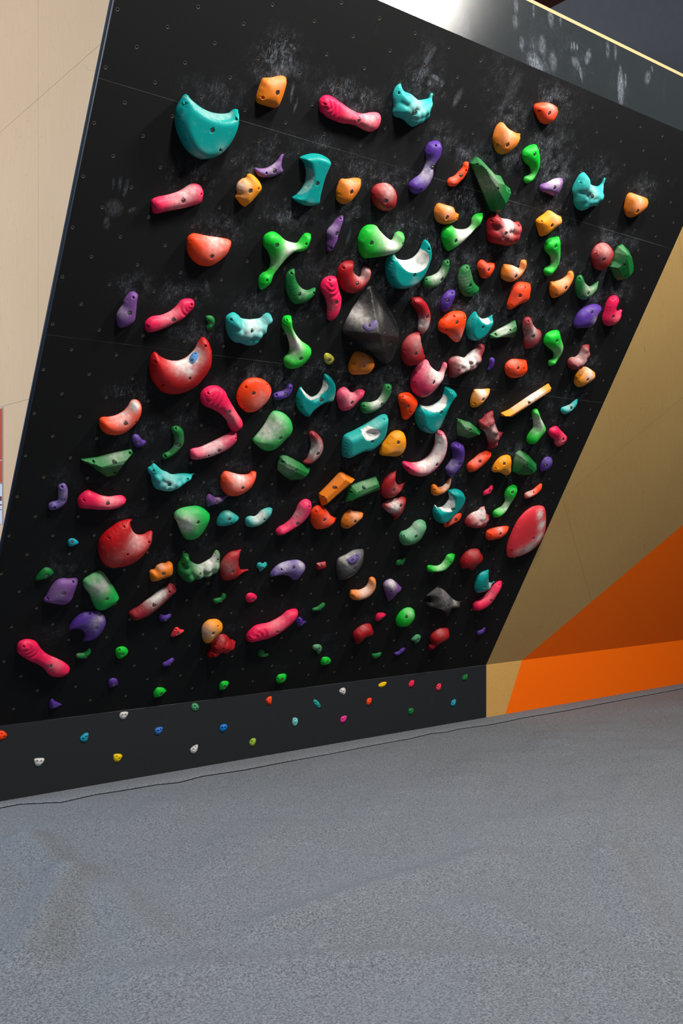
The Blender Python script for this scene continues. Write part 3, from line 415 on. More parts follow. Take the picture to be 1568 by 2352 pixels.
vermil;p;-;.8;980,570 1020,550 1100,533 1170,528 1190,545 1185,575 1160,610 1110,645 1040,660 990,657 967,630 968,595;1110,607;1018,617;1120,550,60,.6;-;orange-red half oval hold left of the big coral leaf
sagegreen;p;-;.85;340,466 380,475 402,510 400,560 375,620 350,660 290,695 230,706 180,700 150,660 148,615 170,580 220,560 260,530 290,490;311,632;190,623;300,560,90,.5;-;dusty green bean hold below the crimson triangle with a white face
lime;p;-;.85;640,788 672,793 678,820 660,870 620,920 570,955 500,962 425,958 410,930 420,903 450,900 500,905 540,890 575,850 600,805;-;452,934 638,873;550,900,70,.8;-;slim bright green crescent hold left of a crimson mushroom hold
crim;p;-;.85;860,742 895,745 915,780 940,810 938,850 915,885 885,905 870,935 835,948 808,935 800,915 760,932 730,920 722,870 740,820 780,770 820,748;-;767,871;870,800,60,.25;-;crimson mushroom hold under the orange-red half oval
teal;p;-;.7;993,942! 997,1000 1000,1060 1025,1065 1050,1052 1055,1070 1030,1110 980,1145 920,1160 880,1155 860,1120 862,1070 885,1010 930,965;960,1110;-;1020,1090,35,.8;-;teal fin hold touching a pink leaf hold at lower right
pink;p;-;.85;1090,1050 1118,1048 1125,1075 1105,1130 1070,1190 1030,1250 980,1295 920,1320 860,1327 847,1305 850,1270 880,1235 940,1195 990,1150 1040,1085;1025,1237;1108,1092;1010,1180,80,.35;-;pink leaf hold tucked under the teal fin at lower right
black;p;-;.75;505,1108 560,1125 610,1170 660,1220 710,1240 742,1240 740,1265 720,1290 680,1305 640,1300 625,1320 615,1380 590,1375 550,1320 500,1305 440,1295 405,1275 410,1250 440,1240 440,1190 402,1190 440,1155 480,1125;615,1288;-;580,1200,110,.45 690,1260,60,.5 560,1320,60,.45;-;black claw shaped hold outlined by chalk dust, lower right
forest;p;-;.8;195,825 210,835 208,865 180,895 140,905 120,895 125,860 160,840;185,888;-;-;-;tiny green hold right of the grey hold with a purple hold on it
purple;p;-;.8;955,1488 967,1500 962,1530 930,1555 895,1563 883,1545 895,1525 930,1510;-;-;-;-;tiny purple hold nearest the lower right corner of the black board
lime;p;-;.85;235,1299 275,1310 295,1350 292,1400 265,1450 230,1478 170,1480 125,1465 115,1420 135,1370 180,1320;222,1397;150,1415;260,1360,50,.5;-;bright green egg hold left below the black claw
lav;o;-;.85;1225,863 1265,885 1300,920 1328,950 1320,985 1285,1010 1260,1040 1218,1078 1190,1050 1165,980 1150,920 1170,885 1200,868;-;1230,987;1240,920,60,.9;-;mauve tooth shaped hold with a white top, right of the pale orange crescent
orange;o;-;.9;1040,845 1070,855 1085,900 1083,950 1050,1010 1000,1045 930,1065 870,1060 838,1035 833,1000 845,970 880,965 930,965 980,940 1010,900 1020,860;-;857,1012;990,980,90,.8;-;pale orange chalky crescent hold below the grey hold
grey;o;-;.55;940,580 965,590 972,640 965,710 940,770 890,830 820,865 750,877 722,850 708,780 710,710 730,665 800,630 870,590;880,768;-;840,680,120,.6;-;dark grey chalky hold with a small purple hold on top of it
ltpurple;o;on;.6;915,620 928,650 920,685 880,720 835,722 810,700 805,680 850,655 885,635;860,685;908,650;-;-;small purple half disc hold fixed on the grey chalky hold
ltpurple;o;-;.8;280,687 340,683 390,705 415,740 412,790 380,840 340,877 300,870 260,840 200,830 140,840 90,843 83,810 110,770 160,725 220,700;309,760;196,780 115,825;220,740,80,.6 380,740,50,.7;-;pale purple whale shaped hold, chalky, right of a tiny teal hold
crim;o;facet;.9;520,715! 605,697! 613,740! 600,770! 530,780! 517,760!;573,742;-;560,710,30,.5;-;tiny crimson box hold right of the pale purple whale
aqua2;n;-;.8;870,715 900,708 920,718 945,703 962,725 958,755 930,780 905,800 885,790 878,768 862,750;920,765;-;-;-;tiny teal three lobed hold between the crimson fin and the pale purple whale
crim;n;-;.7;680,592 717,590! 700,660 695,730 705,770 740,775 780,772 770,795 720,830 660,870 590,880 540,865 515,820 510,760 525,700 570,640 620,605;635,797;-;600,750,80,.4;-;crimson fin hold touching the dark green lumpy moon
forest;n;lump;.85;185,620 215,630 225,680 260,710 310,725 370,700 430,660 465,600 487,590 512,620 520,670 510,740 485,800 440,830 390,850 330,865 270,893 220,893 170,880 140,840 110,800 112,730 135,680 155,630;-;168,725 330,822 500,683;380,750,110,.7 450,680,60,.8;-;dark green lumpy moon hold with a white inner rim, left of the crimson fin
orange;m;-;.85;1345,945 1375,955 1390,1000 1390,1060 1370,1095 1320,1110 1260,1130 1200,1140 1175,1110 1165,1050 1180,1025 1215,1018 1235,985 1280,962 1320,960;1303,1068;-;1280,990,50,.6;-;orange boxy hold between the largest red moon and the dark green lumpy moon
red;m;-;.7;960,545 995,545 1003,565 990,600 1000,645 1040,685 1100,690 1150,665 1180,653 1197,680 1195,750 1175,820 1120,900 1050,960 960,1000 860,1012 780,1000 720,950 685,880 677,800 695,730 740,670 800,620 870,575;-;931,624 788,730 962,882 1170,770;1050,760,110,.6 850,900,90,.25;-;large red moon hold at lower left, notch open to the upper right
maroon;m;-;.85;1370,1153 1400,1170 1425,1220 1400,1260 1330,1330 1250,1400 1160,1470 1080,1500 1020,1507 985,1475 970,1435 990,1410 1060,1370 1150,1300 1250,1225 1330,1170;1213,1367;1362,1240;1200,1300,90,.9 1280,1240,60,.6;-;maroon bar hold with a white top edge, lower left
midgreen;m;-;.7;700,1030 740,1060 790,1130 840,1210 878,1290 870,1330 830,1370 770,1405 710,1415 660,1390 625,1330 595,1250 550,1190 535,1145 550,1110 610,1070 660,1042;765,1305;-;690,1180,120,.9;-;green barrel hold with chalky face, between the mauve dish and the maroon bar
lav;m;-;.6;470,1102 490,1130 485,1180 465,1240 440,1310 410,1350 370,1367 300,1360 230,1345 172,1325 168,1295 190,1265 230,1190 280,1130 340,1105 400,1108;353,1252;451,1151 210,1303;300,1250,80,.3;-;mauve dish shaped hold left of the green barrel
forest;m;-;.7;180,1003 230,1012 260,1050 255,1075 220,1105 170,1125 100,1133 87,1110 105,1075 140,1030;195,1087;-;-;-;small green half leaf hold at far left above the mauve dish
cyanblue;m;-;.8;430,727 465,735 497,765 485,790 440,810 405,800 392,770 400,740;441,767;-;-;-;tiny blue-green drop hold left of the large lower red moon
pink;m;-;.85;590,265 630,280 700,315 780,330 850,322 905,320 940,345 947,380 925,420 870,450 790,463 700,462 600,455 530,445 495,420 483,380 500,330 545,285;775,402;551,371;800,350,100,.6;-;pink bolster hold above the large lower red moon
ltpurple;m;-;.85;345,205 375,215 395,270 395,340 380,395 340,440 290,460 240,463 212,440 210,405 240,380 285,370 298,340 300,270 305,225;356,372;345,248 271,440;340,320,60,.35;-;purple boomerang hold at the far left, left of the pink bolster
aqua;i;lump;.85;790,1255 820,1270 870,1315 920,1335 965,1358 1040,1350 1120,1350 1180,1350 1185,1365 1150,1410 1090,1450 1040,1490 990,1525 920,1525 860,1508 810,1490 780,1440 765,1370 740,1330 740,1295 765,1280;942,1453;798,1328 1124,1412;940,1420,110,.5;-;turquoise lumpy hold with a pointed right tip, right of the green fish wedge
vermil;j;-;.8;325,1080 370,1090 440,1108 500,1112 540,1105 565,1082 600,1082 615,1110 610,1160 580,1230 530,1280 460,1313 390,1320 330,1300 285,1250 270,1190 275,1130 300,1090;484,1243;-;460,1150,110,.85;-;orange-red cup hold with chalky rim, beneath the pale pink sausage
lav;j;-;.8;165,1297 195,1310 230,1330 290,1320 345,1303 355,1315 325,1345 290,1380 240,1400 185,1412 150,1420 143,1390 132,1350 145,1315;245,1382;-;260,1340,50,.4;-;mauve jagged hold at the lower left foot of the orange-red cup
midgreen;n;-;.75;200,180 290,172 350,190 400,230 420,275 410,340 370,420 320,480 260,495 200,490 160,450 130,390 105,320 80,280 85,235 130,200;309,330;-;180,350,110,.95;-;green shield hold with its left half white, above the dark green lumpy moon
aqua2;n;-;.8;570,208 620,225 680,265 697,295 680,330 620,360 550,367 490,355 483,320 500,270 535,225;606,302;625,338;610,250,60,.35;-;dull teal half round hold right of the green shield
aqua2;n;-;.85;970,187 1005,193 1015,220 1000,270 950,325 890,365 820,375 765,360 750,325 760,285 800,267 840,270 870,250 910,210;-;936,305;890,280,80,.9;-;pale teal bean hold left of the pink bean, lower centre
rose;o;-;.9;400,110 440,110 470,140 475,200 450,270 390,340 310,395 230,440 170,455 140,440 135,405 165,370 220,340 280,285 320,220 350,150;346,345;456,184;320,260,80,.6;-;pink bean hold touching the orange-red hold with a dark pocket, lower centre
vermil;o;-;.8;545,165 585,175 620,215 660,265 705,283 715,305 690,345 640,380 570,395 510,385 475,340 462,290 470,220 500,180;598,309;523,235;620,290,70,.3;-;orange-red hold with a dark pocket, right below the orange faceted bar
orange;o;-;.85;835,202 870,215 920,225 955,235 970,265 950,300 900,345 850,378 800,387 760,370 750,330 765,280 800,230;887,325;815,368;900,260,70,.5;-;orange pear shaped hold below the green bar
orange;j;facet;1.1;1425,1083! 1538,1155! 1500,1190! 1380,1285! 1275,1380! 1240,1412! 1222,1395! 1202,1320! 1205,1290! 1290,1205! 1390,1100!;1362,1240;1251,1328;1340,1170,60,.4;-;orange faceted bar hold left of the green faceted bar
forest;k;facet;1.1;420,1297! 445,1340! 463,1415! 320,1465! 200,1510! 132,1537! 135,1490! 160,1415! 185,1380! 300,1335!;316,1412;193,1446;330,1360,110,.35;-;green faceted bar hold right of the orange faceted bar
crim;k;-;.75;612,1247 617,1290 612,1340 630,1370 665,1368 700,1340 713,1345 705,1385 660,1450 610,1490 550,1505 500,1495 472,1455 470,1400 490,1340 540,1280 585,1255;593,1430;-;620,1400,80,.3;-;crimson fin hold with a small horn, right of the green faceted bar
crim;o;-;.8;1330,83 1365,95 1372,130 1355,200 1330,250 1300,295 1270,307 1250,300 1252,275 1220,245 1170,210 1140,175 1150,140 1200,115 1270,95;1324,173;1175,162;1260,180,70,1;-;crimson triangle hold with a white face, under the horned crimson fin
forest;n;-;.85;545,998 568,1010 572,1040 550,1075 510,1098 470,1098 450,1075 455,1055 490,1045 520,1035 530,1005;532,1080;-;-;-;tiny green kidney hold left of the tiny pink disc
pink;n;-;.7;800,996 840,1005 865,1035 862,1065 835,1085 790,1090 762,1070 757,1035 770,1010;827,1063;-;-;-;tiny round pink disc hold above the big pink boat
forest;n;-;.85;1490,1087 1513,1100 1510,1130 1470,1162 1420,1172 1390,1165 1390,1145 1430,1130 1465,1105;1470,1158;-;-;-;tiny green slug hold upper right of the big pink boat
pink;n;fold;.85;1210,1148 1240,1150 1253,1180 1240,1235 1200,1290 1130,1350 1050,1400 960,1435 870,1457 800,1460 765,1435 765,1395 790,1355 840,1310 900,1290 960,1280 1020,1255 1090,1215 1150,1165;1058,1370;809,1430;1060,1290,110,.4;-;big pink boat shaped hold with wrinkles at its left end, lower centre
purple;n;-;.85;1270,1225 1295,1240 1300,1262 1332,1265 1325,1290 1290,1315 1260,1320 1243,1300 1240,1260 1252,1235;1293,1299;1268,1264;-;-;tiny purple forked hold at the right tip of the big pink boat
amber;n;-;.85;440,1245 490,1247 530,1280 540,1330 525,1375 480,1420 440,1465 400,1475 365,1460 345,1410 340,1340 360,1290 400,1255;453,1382;499,1318;400,1380,80,.7;-;amber oval hold resting against the crimson cluster
crim;r;lump;.85;690,562 740,570 775,610 800,615 828,635 830,670 800,705 760,735 710,747 680,740 650,770 605,787 565,775 562,735 595,695 585,660 610,620 650,580;-;634,665 718,703 613,769;690,600,60,.25;-;crimson cluster of round knobs under the amber oval
coral;r;-;.8;280,497 305,518 335,520 340,545 310,570 260,590 220,590 215,570 235,530 255,502;286,557;270,527;-;-;tiny coral heart shaped hold left of the amber oval
purple;r;-;.85;120,375 150,380 175,378 200,370 220,380 215,410 185,435 150,445 115,435 102,410 103,385;170,432;-;-;-;tiny purple kidney hold under the right end of the maroon bar
purple;r;-;.85;225,787 245,795 243,825 215,855 175,873 140,870 135,840 165,822 200,800;208,855;-;-;-;tiny purple slug hold below the coral heart, above a bright green foothold
purple;q;-;.6;880,258 930,262 975,290 1000,340 1000,400 970,470 930,520 870,550 800,557! 785,550 795,510 800,480 780,445 740,437 690,445 655,443! 655,410 690,350 740,300 800,268;913,426;858,297;880,400,90,.35 950,330,60,.4;-;purple moon hold open to the lower left, under the green barrel
pink;q;fold;.85;200,540 250,526 310,535 350,560 390,620 450,670 530,705 600,740 650,780 660,820 640,865 590,888 520,888 460,860 410,800 350,765 270,730 210,690 165,650 157,600 172,560;477,787;229,603;520,770,90,.35;-;long pink wrinkled hold in the lower left corner
forest;q;-;.85;845,617 860,630 858,670 840,695 800,717 740,717 718,695 722,670 750,658 790,655 820,635;815,703;-;740,680,20,.4;-;tiny dark green kidney hold right of the long pink hold in the lower left corner
lime;q;-;.75;1150,596 1190,605 1213,640 1205,680 1170,712 1135,717 1105,695 1090,650 1105,612;1160,672;1134,638;-;-;round bright green foothold highest of the bright green ones, lower left
purple;q;-;.8;1070,895 1105,905 1115,940 1118,968 1100,978 1075,988 1035,980 1022,945 1035,910;1082,963;-;-;-;small round purple foothold low between two bright green footholds at lower left
purple;q;-;.8;495,1092 515,1110 545,1125 583,1145 580,1163 550,1180 510,1192 475,1185 463,1155 470,1115;522,1168;487,1125;-;-;small purple heart foothold lowest at the left, just above the kickboard
lime;r;-;.75;85,1070 140,1070 170,1095 172,1115 145,1140 110,1163 65,1165 50,1145 52,1110;125,1133;-;-;-;bright green foothold leftmost in the row of four along the black board's foot
lime;r;-;.75;700,1010 745,1007 765,1025 755,1060 730,1090 690,1095 672,1080 675,1040;728,1067;-;-;-;bright green foothold on the black board, above the bright blue kickboard one
lime;r;-;.75;1240,945 1290,937 1310,955 1305,1000 1280,1028 1235,1030 1210,1005 1215,970;1270,998;1237,992;-;-;bright green foothold on the black board, above an orange-red kickboard one
forest;r;-;.8;1072,702 1095,715 1105,745 1130,745 1143,762 1130,778 1095,785 1050,775 1040,750 1045,720;1095,770;1061,740;-;-;tiny dark green boot foothold below the big pink boat
sagegreen;s;-;.8;70,412 110,408 130,425 132,455 120,483 100,480 90,460 62,445 60,425;113,447;-;90,430,30,.3;-;tiny pale green foothold directly above the rightmost bright green foothold
lime;s;-;.8;140,510 180,508 203,535 200,560 160,573 125,565 124,535;180,551;-;-;-;bright green foothold rightmost of the bright green ones, beneath a tiny dusty green one
crim;s;-;.85;480,245 510,250 525,285 535,310 525,340 500,350 470,360 450,385 430,403 395,403 388,385 385,365 373,350 378,315 405,285 440,260;-;-;470,270,40,.3;-;crimson mushroom hold left of the bright green egg
pink;s;-;.75;570,163 610,160 635,180 615,205 580,228 553,220 552,190;597,210;-;-;-;tiny pink half moon foothold just left of the bright green egg
forest;s;-;.8;525,485 560,478 595,470 598,495 575,515 540,522 523,505;560,512;-;-;-;tiny green foothold left of the tiny purple sliver
sagegreen;s;-;.8;835,365 870,332 900,335 907,360 895,390 880,403 860,400 855,385 835,378;888,373;-;-;-;tiny dusty green foothold left of the right hand crimson club
purple;s;-;.8;780,434 787,450 765,475 730,497 705,495 700,475 725,465 755,440;-;-;-;-;tiny purple sliver foothold near the board's foot, right of centre
crim;s;-;.85;1085,280 1115,282 1120,310 1132,335 1120,365 1080,390 1040,415 1015,445 985,460 965,445 968,415 985,395 975,370 985,335 1020,300 1055,283;-;-;1080,310,40,.3;-;crimson club hold lowest at the right, under the black claw
vermil;t;k;.8;0,498 25,503 47,527 30,550 0,562 -25,550 -25,510;-;12,520 27,537;-;-;orange-red foothold on the grey kickboard, cut by the left picture edge
cyanblue;t;k;.8;545,515 568,515 568,545 555,570 525,570 512,550 525,530;-;555,540 538,552;-;-;blue-green foothold on the kickboard between the leftmost orange-red and the blue one
white;t;k;.8;780,380 820,378 822,400 800,425 775,422 767,400;-;790,400 808,398;-;-;white foothold at the top edge of the kickboard, left part
blue;t;k;.8;1005,480 1040,475 1048,492 1030,522 1003,525 993,500;-;1018,500 1035,492;-;-;mid blue foothold on the kickboard, left one of the two blue ones
sagegreen;t;k;.8;1245,322 1265,325 1282,348 1265,372 1240,370 1229,350 1235,328;-;1255,342 1265,358;-;-;sage green foothold at the top edge of the kickboard
brightblue;t;k;.8;1420,462 1450,456 1465,478 1440,508 1418,505 1411,485;-;1432,482 1448,480;-;-;bright blue foothold on the kickboard, right one of the two blue ones
white;t;k;.8;222,680 255,675 283,677 283,700 260,725 235,727 222,705;-;243,697 265,697;-;-;white foothold lowest and farthest left on the kickboard
yellow;t;k;.8;735,650 770,648 788,662 775,690 755,702 735,695 728,670;-;753,667 767,678;-;-;yellow foothold low on the kickboard at left
white;t;k;.8;1260,590 1273,592 1272,620 1255,645 1230,643 1223,620 1240,600;-;1258,605 1245,620;-;-;white foothold low on the kickboard under the sage green one
limeyellow;z;k;.8;577,1697 586,1696 588,1704 583,1713 576,1714 572,1706;-;579,1703;-;-;yellow-green foothold low on the kickboard, right of the low white one
vermil;r;k;.8;1145,1155 1170,1155 1175,1190 1165,1230 1140,1232 1120,1210 1118,1180;-;1158,1185 1162,1205;-;-;orange-red foothold at the kickboard's top under the third bright green foothold
sky2;r;k;.8;1380,1355 1410,1360 1423,1390 1410,1425 1385,1437 1367,1415 1367,1375;-;1398,1375 1400,1405;-;-;pale aqua foothold in the middle of the kickboard
aqua2;s;k;.8;68,843 90,845 115,870 125,895 110,907 90,895 70,870;-;85,865 110,890;-;-;sea green slanted oval foothold below left of the white one at the kickboard's middle
white;s;k;.8;285,752 310,750 322,770 318,795 302,806 280,795 268,775;-;288,772 305,778;-;-;white foothold rightmost of the white ones on the kickboard
magenta;s;k;.8;300,970 325,968 327,990 310,1020 285,1025 276,1005 283,980;-;300,997 315,988;-;-;magenta foothold low on the kickboard, below the rightmost white one
vermil;s;k;.8;495,830 520,830 525,850 510,878 490,886 481,870 484,845;-;510,848 500,862;-;-;orange-red foothold on the kickboard below left of the long yellow one
yellow;s;k;.8;580,720 605,705 635,703 640,718 620,740 590,747 574,735;-;598,724 622,720;-;-;yellow oval foothold at the kickboard's top, right of centre
pink;s;k;.8;830,692 853,690 857,710 845,738 820,746 811,730 818,705;-;835,715 848,705;-;-;pink foothold at the kickboard's top right of the yellow oval one
forest;s;k;.8;815,912 840,907 855,925 845,950 825,965 810,950 808,930;-;825,935 842,928;-;-;green foothold low on the kickboard, under the pink one
coral;s;k;.8;1040,718 1062,716 1069,740 1055,768 1035,773 1026,755 1030,735;-;1045,745 1055,732;-;-;dull rose foothold on the kickboard between the pink and the turquoise ones
cyanblue;s;k;.8;1155,845 1178,840 1184,860 1175,885 1155,896 1141,880 1146,860;-;1160,872 1172,858;-;-;turquoise foothold nearest the right end of the kickboard, lower one
forest;s;k;.8;1245,648 1272,643 1275,665 1265,688 1240,694 1230,678 1235,660;-;1248,668 1262,662;-;-;green foothold at the top right corner of the kickboard
forest;j;facet;.9;860,927! 905,935! 1110,1045! 1122,1070! 1085,1120! 1040,1160! 930,1165! 860,1115! 808,1065! 810,1000! 830,940!;988,1071;864,993;900,1060,90,.45;-;dark green faceted slab hold at the foot of the maroon and white crescent
maroon;j;-;.85;1130,698 1170,710 1225,770 1250,840 1240,910 1200,970 1140,1015 1095,1018 1055,1005 1055,985 1085,960 1110,900 1128,830 1120,780 1105,730;1197,918;1140,740;1160,880,90,.95;-;maroon crescent hold with a white middle, left of the broad teal slab
maroon;k;lump;.85;1425,38 1455,60 1462,110 1440,170 1400,230 1340,280 1270,310 1200,335 1145,360 1115,345 1112,280 1105,215 1125,175 1180,152 1240,165 1265,165 1310,115 1375,80 1395,50;1334,226;-;1280,200,110,1 1350,150,60,.6;-;maroon bone shaped hold with a white middle, right of the large rose pink moon
"""
# ---------------------------------------------------------------- where each hold sits (traced outline, bolt, set screw holes, chalk, scooped face)
TILES = dict(z=(0, 0, 1), a=(380, 100, 3.92), b=(680, 100, 3.92), c=(1000, 180, 3.92), s=(700, 1360, 3.4087), t=(0, 1500, 2.8))
for k, o in dict(d=(220, 460), e=(560, 460), f=(860, 460), g=(1140, 360), h=(1080, 640), i=(160, 760), j=(440, 820), k=(760, 780),
                 l=(1000, 900), m=(60, 1060), n=(380, 1120), o=(600, 1120), p=(880, 1080), q=(0, 1340), r=(340, 1320)).items():
    TILES[k] = (o[0], o[1], 1568/380)
def parse(line):
    col, tile, style, hk, out, bolt, holes, chalk, scoop, label = line.split(';')
    ox, oy, s = TILES[tile]
    def P(tok):
        a = tok.rstrip('!').split(','); return (ox+float(a[0])/s, oy+float(a[1])/s)
    def L(txt): return [] if txt == '-' else [P(x) for x in txt.split()]
    corner = [x.endswith('!') for x in out.split()]
    ch = []
    if chalk != '-':
        for x in chalk.split():
            a = [float(v) for v in x.split(',')]; ch.append((ox+a[0]/s, oy+a[1]/s, a[2]/s, a[3]))
    return dict(col=col, style=style, hk=float(hk), out=L(out), corner=corner, bolt=L(bolt), holes=L(holes), chalk=ch, scoop=L(scoop), label=label)
HOLDS = [parse(l) for l in DATA.strip().splitlines()]
# ---------------------------------------------------------------- the setting
def board():
    """front skin of the leaning board with a drilled hole at every insert, closed behind"""
    X0, X1, Y0, Y1 = 0.0, WID, 0.0, SL
    holes = []
    for a in range(-2, 35):
        for b in range(-4, 34):
            if (a+b) % 2: continue
            x, y = (a+2.25)*UU, (33-b)*U
            if .03 < x < X1-.03 and .03 < y < Y1-.03: holes.append((x, y))
    cx, cy = UU/3, U/3
    xs = sorted({0.0, WID} | {round((a+2.25)*UU+(k-.5)*cx, 6) for a in range(-3, 36) for k in range(3) if 0.004 < (a+2.25)*UU+(k-.5)*cx < WID-.004})
    ys = sorted({0.0, SL} | {round((33-b)*U+(k-.5)*cy, 6) for b in range(-5, 35) for k in range(3) if 0.004 < (33-b)*U+(k-.5)*cy < SL-.004})
    nx, ny = len(xs), len(ys)
    V = [(x, y, 0.0) for y in ys for x in xs]; Fc = []
    hs = {}
    XA, YA = np.array(xs), np.array(ys)
    for h in holes:
        hs[(int(np.searchsorted(XA, h[0])-1), int(np.searchsorted(YA, h[1])-1))] = h
    R = .0082
    for j in range(ny-1):
        for i in range(nx-1):
            q = [j*nx+i, j*nx+i+1, (j+1)*nx+i+1, (j+1)*nx+i]
            h = hs.get((i, j))
            if h is None: Fc.append(q); continue
            b0 = len(V)
            for k in range(12):
                a = math.radians(225+30*k); V.append((h[0]+R*math.cos(a), h[1]+R*math.sin(a), 0))
            for k in range(12):
                a = math.radians(225+30*k); V.append((h[0]+R*math.cos(a), h[1]+R*math.sin(a), -.016))
            for k in range(12):
                Fc.append([b0+k, b0+(k+1) % 12, b0+12+(k+1) % 12, b0+12+k])
            for s in range(4):
                for k in range(3):
                    u, v = b0+s*3+k, b0+(s*3+k+1) % 12
                    Fc.append([q[s], v, u] if k < 2 else [q[s], q[(s+1) % 4], v, u])
    n0 = len(V)
    E = [(0, 0), (WID, 0), (WID, SL), (0, SL)]
    V += [(x, y, 0) for x, y in E]+[(x, y, -.018) for x, y in E]
    for i in range(4): Fc.append([n0+i, n0+4+i, n0+4+(i+1) % 4, n0+(i+1) % 4])
    Fc.append([n0+7, n0+6, n0+5, n0+4])
    for f in range(len(Fc)):            # hole edges were wound clockwise: make every front face look at the room
        pass
    o = struct(link('wall_front', V, Fc, M_BOARD, SLOPE.matrix()))
    return o, holes, np.array(V)
wall, tnuts, BV = board()
def cup(n=12):
    v = []; f = []
    for rad, z in ((.0084, .0006), (.0070, .0004), (.0066, -.005), (.0034, -.0055), (.0032, -.0145)):
        v += [(rad*math.cos(2*math.pi*k/n), rad*math.sin(2*math.pi*k/n), z) for k in range(n)]
    for s in range(0, 4*n, n):
        f += [[s+k, s+(k+1) % n, s+n+(k+1) % n, s+n+k] for k in range(n)]
    return v, f
cv, cf = cup()
tn = bpy.data.meshes.new('threaded_insert'); tn.from_pydata(cv, [], cf); tn.materials.append(M_TNUT)
def camdist(h): return float(np.linalg.norm(SLOPE.world(h)-CAM))
def frame_ok(h):
    w = SLOPE.world(h)-CAM; c = RW@w; x = CX+F*c[0]/c[2]; y = CY+F*c[1]/c[2]
    return 0 < x < 1568 and 0 < y < 2352
tnuts.sort(key=lambda h: (not frame_ok(h), camdist(h)))
first = None; rest_v = []; rest_f = []
for i, h in enumerate(tnuts):
    if i < 100:
        if first is None:
            first = bpy.data.objects.new('threaded_insert', tn); o = first
        else: o = first.copy()
        C.objects.link(o); o.parent = wall; o.location = (h[0], h[1], 0)
    else:
        b = len(rest_v); rest_v += [(x+h[0], y+h[1], z) for x, y, z in cv]; rest_f += [[b+k for k in f] for f in cf]
link('threaded_inserts', rest_v, rest_f, M_TNUT, parent=wall)['kind'] = 'stuff'

def dust_attr(me, vals):
    a = me.attributes.new('dust', 'FLOAT', 'POINT'); a.data.foreach_set('value', np.asarray(vals, np.float32))

# kickboard, with the plywood and orange kickboard that continues to the right
struct(link('wall_kickboard', *box(0, WID, 0, KH, -.018, 0), M_KICK, KICK.matrix()))
def wall_two(name, polyA, polyB, mA, mB, fr):
    va, fa = prism(polyA, -.018, 0); vb, fb = prism(polyB, -.018, 0)
    n = len(va)
    return struct(link(name, va+vb, fa+[[k+n for k in f] for f in fb], [mA, mB], fr.matrix(), midx=[0]*len(fa)+[1]*len(fb)))
XE = 10.0
k0 = KICK.at(1198.5, 1514)[0]; k1 = KICK.at(1159.5, 1646)[0]
wall_two('wall_kickboard_right', [(WID, 0), (k1, 0), (k0, KH), (WID, KH)], [(k1, 0), (XE, 0), (XE, KH), (k0, KH)], M_BIRCH_K, M_ORANGE, KICK)
o1 = SLOPE.at(1568, 1205)
sl = o1[1]/(o1[0]-k0)
wall_two('wall_right', [(WID, 0), (k0, 0), (k0+SL/sl, SL), (WID, SL)], [(k0, 0), (XE, 0), (XE, SL), (k0+SL/sl, SL)], M_BIRCH_R, M_ORANGE, SLOPE)

# header above the board, subdivided so the chalk can vary
HH = .365
nx, ny = 150, 9
hv = [(XE*i/nx*.9, HH*j/ny, 0) for j in range(ny+1) for i in range(nx+1)]
hf = [[j*(nx+1)+i, j*(nx+1)+i+1, (j+1)*(nx+1)+i+1, (j+1)*(nx+1)+i] for j in range(ny) for i in range(nx)]
b = len(hv); XH = XE*.9
hv += [(0, 0, 0), (XH, 0, 0), (XH, HH, 0), (0, HH, 0), (0, 0, -.018), (XH, 0, -.018), (XH, HH, -.018), (0, HH, -.018)]
hf += [[b+7, b+6, b+5, b+4]]+[[b+i, b+4+i, b+4+(i+1) % 4, b+(i+1) % 4] for i in range(4)]
header = struct(link('wall_header', hv, hf, M_HEAD, HEAD.matrix()))
hd = np.zeros(len(hv)); HV = np.array(hv)
for px, py, r, a in ((1240, 150, .16, 1.1), (1215, 115, .1, .6), (1310, 110, .12, .55), (1340, 150, .1, .7), (1425, 205, .09, 1.1), (1180, 20, .12, .5), (1265, 40, .1, .5), (1400, 105, .1, .4), (1490, 180, .08, .4), (1100, 30, .1, .4)):
    q = HEAD.at(px, py); hd += .45*a*np.exp(-((HV[:, 0]-q[0])**2+(HV[:, 1]-q[1])**2)/r**2)
dust_attr(header.data, hd)
ytop, ztop = -SL*st, KH+SL*ct+HH
struct(link('trim_1', *box(0, XH, ytop-.002, ytop+.55, ztop, ztop+.021), M_EDGE))

# plywood side wall to the left of the board and the black painted edge of the board
sp = [(-4.5, 0), (-.01, 0), (-.01, KH), (SL*st-.010, KH+SL*ct), (SL*st-.010, ztop+.02), (SL*st-.6, ztop+.02), (SL*st-.6, 6.2), (-4.5, 6.2)]
struct(link('wall_left', *prism(sp, -.03, -.006), M_BIRCH_S, SIDE.matrix()))
bv, bf = box(-.006, .012, 0, SL, -.020, .003)
edge = struct(link('trim_2', bv, bf, plain('black_edge_paint', (40, 48, 60), .4), SLOPE.matrix()))
bm = bmesh.new(); bm.from_mesh(edge.data); bmesh.ops.recalc_face_normals(bm, faces=bm.faces)
bmesh.ops.bevel(bm, geom=bm.edges[:], offset=.005, segments=3, affect='EDGES'); bm.to_mesh(edge.data); bm.free()
edge.data.polygons.foreach_set('use_smooth', [True]*len(edge.data.polygons))

